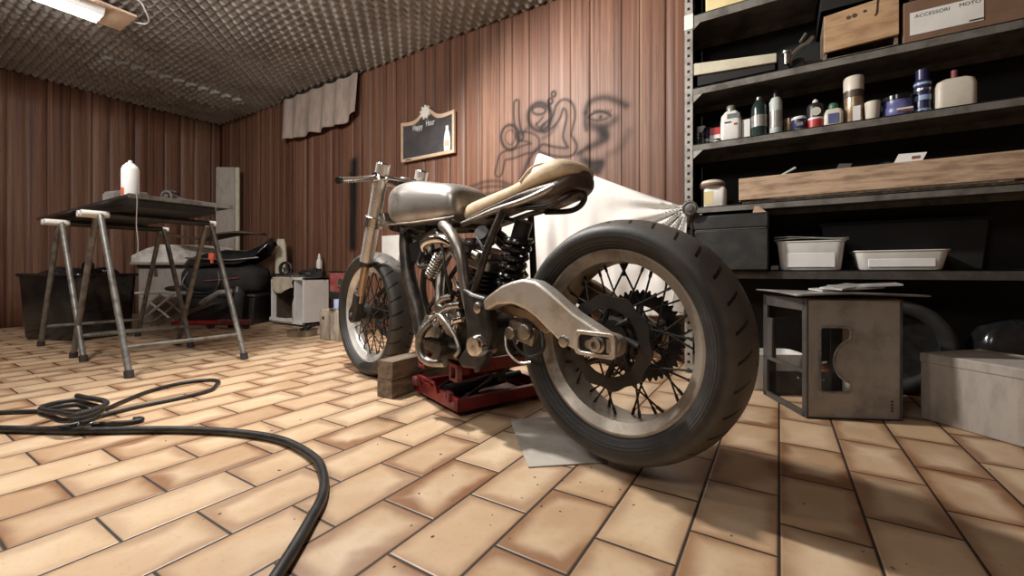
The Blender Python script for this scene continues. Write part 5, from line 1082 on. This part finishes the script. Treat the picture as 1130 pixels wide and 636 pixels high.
q = MB(); q.cyl((-.01, 0, .012), (.012, .01, .014), .010, n=12); q.obox((0, 0, .010), (.03, .02, .018)); q = q.build('metal_bracket', 'tin', None, (-.018, 2.345, Z5), 0); tag(q, 'tiny metal bracket between the black case and tall white tray', 'bracket')
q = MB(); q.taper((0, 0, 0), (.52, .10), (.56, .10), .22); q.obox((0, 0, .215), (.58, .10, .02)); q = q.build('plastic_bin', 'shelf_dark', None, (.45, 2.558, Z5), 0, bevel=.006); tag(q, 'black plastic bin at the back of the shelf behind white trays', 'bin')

# ------------------------------------------------------------------ floor at the right
CR = thing('folding_crate', 'grey plastic crate on end with handle cutout in its front', 'crate', (.079, 1.832, 0), R(27.1))
S_C = .318; H_C = .425; DC = .30
def crate_rot(q): return q
bw = [(0, 0), (S_C, 0), (S_C, H_C), (0, H_C)]
# handle opening: rounded slot with a half-round bite from the right
hole_ = []
hx0, hx1, hz0, hz1 = .048, .150, .095, .325
def arc(cx, cz, r, a0, a1, n): return [(cx+r*math.cos(R(a0+(a1-a0)*i/n)), cz+r*math.sin(R(a0+(a1-a0)*i/n))) for i in range(n+1)]
hole_ = arc(hx0+.012, hz0+.012, .012, 180, 270, 4) + arc(hx1-.012, hz0+.012, .012, 270, 360, 4) + [(hx1, hz0+.030)] + arc(hx1+.028, .205, .083, 248, 112, 14) + [(hx1, hz1-.035)] + arc(hx1-.012, hz1-.012, .012, 0, 90, 4) + arc(hx0+.012, hz1-.012, .012, 90, 180, 4)
cc = (.11, .21)
def on_rect(p):
    dx, dz = p[0]-cc[0], p[1]-cc[1]; t = 9
    if dx > 1e-6: t = min(t, (S_C-cc[0])/dx)
    if dx < -1e-6: t = min(t, -cc[0]/dx)
    if dz > 1e-6: t = min(t, (H_C-cc[1])/dz)
    if dz < -1e-6: t = min(t, -cc[1]/dz)
    return (cc[0]+dx*t, cc[1]+dz*t)
outr = [on_rect(p) for p in hole_]
# force the four corners
for cx_, cz_ in ((0, 0), (S_C, 0), (S_C, H_C), (0, H_C)):
    k = min(range(len(outr)), key=lambda i: (outr[i][0]-cx_)**2+(outr[i][1]-cz_)**2); outr[k] = (cx_, cz_)
q = MB(); q.plate([(0, 0), (S_C, 0), (S_C, H_C), (0, H_C)], hole_, 0, .006); q.build('front_panel', 'crate_grey', CR, ang=30)
q = MB(); q.tube([(p[0], -.001, p[1]) for p in hole_], .004, 6, closed=True); q.build('handle_rim', 'lid_grey', CR)
q = MB(); q.tube([(.003, -.001, .003), (S_C-.003, -.001, .003), (S_C-.003, -.001, H_C-.003), (.003, -.001, H_C-.003)], .005, 6, closed=True); q.build('edge_rim', 'crate_dark', CR)
q = MB(); q.box((0, 0, H_C-.008), (S_C, DC, H_C)); q.box((S_C-.006, 0, 0), (S_C, DC, H_C)); q.box((0, 0, 0), (S_C, .02, .008)); q.build('walls', 'crate_grey', CR, bevel=.002)
q = MB()   # open left side: an edge frame with slanted strut
q.box((0, DC-.03, 0), (.012, DC, H_C)); q.box((0, .0, H_C-.045), (.012, DC, H_C)); q.box((0, 0, .0), (.012, .022, H_C)); q.box((0, 0, .0), (.012, DC, .022)); q.box((0, .02, .155), (.010, DC, .170)); q.box((0, DC-.07, .17), (.010, DC-.03, .33))
q.build('side_frame', 'crate_dark', CR, bevel=.002)
q = MB(); q.box((.0, DC-.006, 0), (S_C, DC, .10)); q.box((0, DC-.006, H_C-.1), (S_C, DC, H_C)); q.box((0, DC-.006, 0), (.05, DC, H_C)); q.box((S_C-.05, DC-.006, 0), (S_C, DC, H_C)); q.build('back_frame', 'crate_dark', CR, bevel=.001)
q = MB()
for i in range(6): q.cyl((.03+.02*i, .10, .12+.03*(i % 3)), (.16, .16+.01*i, .10+.05*(i % 4)), .004, n=6)
q.build('inner_ribs', 'lid_grey', CR)
text('FOL', 'embossing', .014, 'crate_dark', CR, (S_C-.035, -.0015, .060), (R(90), R(-90), 0), .0005) if False else None
q = MB()
for i in range(4): q.box((S_C-.036, -.0012, .030+.011*i), (S_C-.028, 0, .037+.011*i))
q.build('moulded_mark', 'crate_dark', CR)
q = MB(); q.grid(lambda u, v: (-.04+.42*u, -.02+.33*v, .010+.008*math.sin(3*u+2*v)), 20, 14); q = q.build('metal_sheet', 'lid_grey', None, (.079, 1.832, H_C+.001), R(24), thick=.006); tag(q, 'bent grey sheet lying over the top of the grey crate', 'sheet')
q = MB()
for (ax, ay, bx, by, dz) in ((.02, .06, .25, .10, .0), (.05, .02, .22, .16, .006), (.10, .12, .30, .06, .011)):
    d = Vector((bx-ax, by-ay, 0)); n_ = Vector((-d.y, d.x, 0)).normalized()*.035
    q.loft([[(ax-n_.x, ay-n_.y, dz), (ax+n_.x, ay+n_.y, dz+.004), (ax+n_.x, ay+n_.y, dz+.010), (ax-n_.x, ay-n_.y, dz+.006)], [(bx-n_.x, by-n_.y, dz+.012), (bx+n_.x, by+n_.y, dz+.016), (bx+n_.x, by+n_.y, dz+.022), (bx-n_.x, by-n_.y, dz+.018)]])
q = q.build('plastic_bags', 'clear_plastic', None, (.12, 1.88, H_C+.022), R(24)); tag(q, 'stack of shiny clear plastic sheets on top of the grey crate', 'plastic')
q = MB(); q.box((0, 0, 0), (.30, .28, .232)); q.box((-.002, -.002, .20), (.302, .282, .234)); q = q.build('cardboard_box', 'grey_board', None, (.424, 2.05, 0), R(-45), bevel=.004); tag(q, 'pale cardboard box on the floor right of the grey crate', 'box')
TY = thing('spare_wheel', 'black spare wheel standing in the dark below the shelves', 'spare wheel', (.42, 2.47, 0), 0)
q = MB(); prof = [(.20, -.06), (.215, -.075), (.25, -.085), (.275, -.080), (.288, -.06), (.29, 0), (.288, .06), (.275, .080), (.25, .085), (.215, .075), (.20, .06)]; q.lathe([(r*.69, y) for r, y in prof], (0, 0, .2005), 'Y', 72, closed=True); q.build('tread', 'rubber', TY, ang=60)
q = MB(); q.lathe([(.137, -.02), (.14, -.045), (.125, -.04), (.05, -.03), (.02, -.035)], (0, 0, .2005), 'Y', 48); q.build('wheel_disc', 'black_metal', TY)
q = MB(); q.loft([[(x*k+.02*math.sin(8*z*10), y*k, z) for x, y in rrect(.26, .14, .05)] for k, z in ((.9, 0), (1.05, .08), (1, .22), (.8, .30), (.45, .34))]); q = q.build('rubbish_bag', 'black_shiny', None, (.80, 2.47, 0), R(10), ang=80); tag(q, 'shiny black bag slumped under the shelf at the right edge', 'bag')
q = MB(); q.loft([[(x*k, y*k, z) for x, y in rrect(.26, .15, .03)] for k, z in ((.88, 0), (.92, .006), (1, .15), (1.04, .153), (1.04, .160), (.97, .160), (.87, .012))]); q = q.build('plastic_basin', 'white_plastic', None, (-.05, 2.245, 0), R(27)); tag(q, 'white plastic basin on the floor behind the grey crate', 'basin')
q = MB(); q.lathe([(.050, 0), (.053, .004), (.060, .115), (.063, .117), (.063, .123), (.057, .123), (.050, .008)], n=32); q = q.build('bucket', 'white_plastic', None, (-.225, 2.14, 0)); tag(q, 'small white bucket on the floor behind the rear wheel', 'bucket')

# ------------------------------------------------------------------ hoses and cable on the floor
q = MB(); H1 = [(-2.42, .10, .0125), (-2.25, .22, .0125), (-2.05, .33, .0125), (-1.889, .418, .0125), (-1.76, .508, .0125), (-1.615, .60, .0125), (-1.444, .678, .0125), (-1.268, .718, .0125), (-1.08, .699, .0125), (-.963, .65, .0125), (-.872, .585, .0125), (-.803, .508, .0125), (-.752, .447, .0125), (-.70, .38, .0125), (-.64, .30, .0125), (-.55, .18, .0125), (-.45, .02, .0125)]
q.tube(H1, .0115, 12, smooth=8); q = q.build('air_hose', 'hose', None); tag(q, 'thick black air hose sweeping across the tiles to the front edge', 'hose')
q = MB(); H2 = [(-2.62, .16, .0085), (-2.45, .28, .0085), (-2.30, .40, .0085), (-2.179, .482, .0085), (-2.131, .537, .0085), (-2.187, .604, .0085), (-2.284, .72, .0085), (-2.325, .849, .0085), (-2.285, .94, .0085), (-2.215, .955, .0085), (-2.155, .92, .0085), (-2.079, .865, .0085), (-2.055, .753, .0085), (-2.06, .624, .0085), (-2.04, .511, .0085), (-2.0, .443, .0085), (-2.02, .36, .0085), (-2.12, .30, .0085), (-2.26, .24, .0085)]
q.tube(H2, .0075, 10, smooth=8); q = q.build('power_cable', 'hose', None); tag(q, 'thin black cable laid in a long loop on the tiles', 'cable')
q = MB(); cp = []
for i in range(64):
    t = 2*PI*i/26; cp.append((-2.02+.13*math.cos(t)+.016*i/64*5-.05, .43+.06*math.sin(t)+.012*math.sin(i*.7), .024+.0009*i))
q.tube(cp, .0085, 8); q = q.build('coiled_hose', 'hose', None); tag(q, 'small coil of dark hose heaped over the cable at the left', 'hose')
HK = thing('hose_coupling', 'hooked dark metal hose coupling lying beside the coiled hose', 'coupling', (-1.90, .50, 0), R(30))
q = MB(); q.tube([(-.06, -.02, .009), (0, 0, .009), (.05, .015, .009), (.066, .035, .009), (.05, .05, .009), (.03, .045, .009)], .008, 10, smooth=4); q.build('hook', 'black_metal', HK)
q = MB(); q.cyl((-.085, -.028, .011), (-.05, -.017, .011), .011, n=14); q.build('collar', 'tin', HK)
# crumbs nobody could count
q = MB(); rr = random.Random(11)
for i in range(170):
    x, y = rr.uniform(-3.4, .5), rr.uniform(.35, 1.9)
    if i < 70: x, y = rr.gauss(-.75, .35), rr.gauss(.95, .22)
    s_ = rr.uniform(.001, .003); q.obox((x, y, s_*.35), (s_*rr.uniform(1, 3.2), s_, s_*.6), (0, 0, rr.uniform(0, 3)))
q = q.build('floor_crumbs', 'dark_wood', None); tag(q, 'scattered crumbs and chips of dirt on the clay tiles', 'debris', kind='stuff')

# ------------------------------------------------------------------ under the ceiling
LP = thing('ceiling_lamp', 'pale wooden lamp board with white batten and loose white cable overhead', 'lamp', (-4.055, .70, 2.34))
q = MB(); q.box((-.165, -.55, .0), (.165, .455, .016)); q.build('board', 'lamp_board', LP, bevel=.002)
q = MB(); q.prism([(-.03, -.045), (.09, -.045), (.12, -.001), (-.06, -.001)], -.50, .30, 'Y'); q.build('batten', 'white_paint', LP, bevel=.003)
q = MB(); q.cyl((.0, -.48, -.060), (.0, .28, -.060), .013, n=16); q.cyl((.06, -.48, -.060), (.06, .28, -.060), .013, n=16); q.build('tube', 'lamp_tube', LP)
q = MB(); q.box((.08, .10, -.02), (.33, .17, -.001)); q.build('arm', 'white_paint', LP, bevel=.003)
q = MB(); q.tube([(.33, .13, -.012), (.40, .25, .01), (.377, .396, .02), (.344, .445, -.01), (.27, .490, -.04), (.14, .505, -.015), (.05, .470, .012)], .005, 8, smooth=6); q.build('cable', 'white_plastic', LP)
for y in (-.4, .3):
    q = MB(); q.box((-.02, y-.02, .016), (.02, y+.02, .055)); q.build('bracket', 'black_metal', LP)
struct(foam_grid('trim_1', -5.35, -4.93, 1.25, 2.38, HC-.036, step=.0105))

# ------------------------------------------------------------------ lights, world, camera
def area(name, loc, target, size, power, col):
    L = bpy.data.lights.new(name, 'AREA'); L.shape = 'DISK'; L.size = size; L.energy = power; L.color = col
    o = bpy.data.objects.new(name, L); COL.objects.link(o); o.location = loc
    o.rotation_euler = (Vector(target)-Vector(loc)).to_track_quat('-Z', 'Y').to_euler(); return o
def spot(name, loc, target, angle, blend, radius, power, col):
    L = bpy.data.lights.new(name, 'SPOT'); L.spot_size = R(angle); L.spot_blend = blend; L.shadow_soft_size = radius; L.energy = power; L.color = col
    o = bpy.data.objects.new(name, L); COL.objects.link(o); o.location = loc
    o.rotation_euler = (Vector(target)-Vector(loc)).to_track_quat('-Z', 'Y').to_euler(); return o
def point_light(name, loc, radius, power, col):
    L = bpy.data.lights.new(name, 'POINT'); L.shadow_soft_size = radius; L.energy = power; L.color = col
    o = bpy.data.objects.new(name, L); COL.objects.link(o); o.location = loc; return o
spot('work_lamp', (-1.85, 1.10, 2.22), (-.65, 1.85, .5), 148, .55, .07, 215, (1., .96, .905))
point_light('ceiling_fill', (-2.3, .9, 2.10), .05, 11, (1., .95, .9))  # unseen point light added to graze the ceiling and bring out its bumps
area('camera_fill', (-.7, -1.0, 2.28), (-1.0, 1.2, .3), .8, 15, (1., .97, .93))  # added soft fill from the camera side, no fixture in the room
area('left_fill', (-2.5, -.1, 2.28), (-4.3, 2.0, .3), .4, 40, (1., .97, .93))  # added fill without a fixture, brightens the things at the left
w = bpy.data.worlds.new('world'); scn.world = w; w.use_nodes = True
w.node_tree.nodes['Background'].inputs[0].default_value = (.05, .05, .05, 1); w.node_tree.nodes['Background'].inputs[1].default_value = .3
cam = bpy.data.cameras.new('camera'); co = bpy.data.objects.new('camera', cam); COL.objects.link(co)
cam.sensor_width = 36; cam.lens = 36*470/1130; cam.clip_start = .02; cam.clip_end = 60
cam.shift_y = -(318-300)/1130
co.location = (0, 0, .52); co.rotation_euler = (R(90), 0, R(32.1))
scn.camera = co
vs = scn.view_settings; scn.display_settings.display_device = 'sRGB'
vs.view_transform = 'Standard'; vs.look = 'None'; vs.gamma = 1; vs.exposure = .35
try: vs.use_curve_mapping = False
except Exception: pass
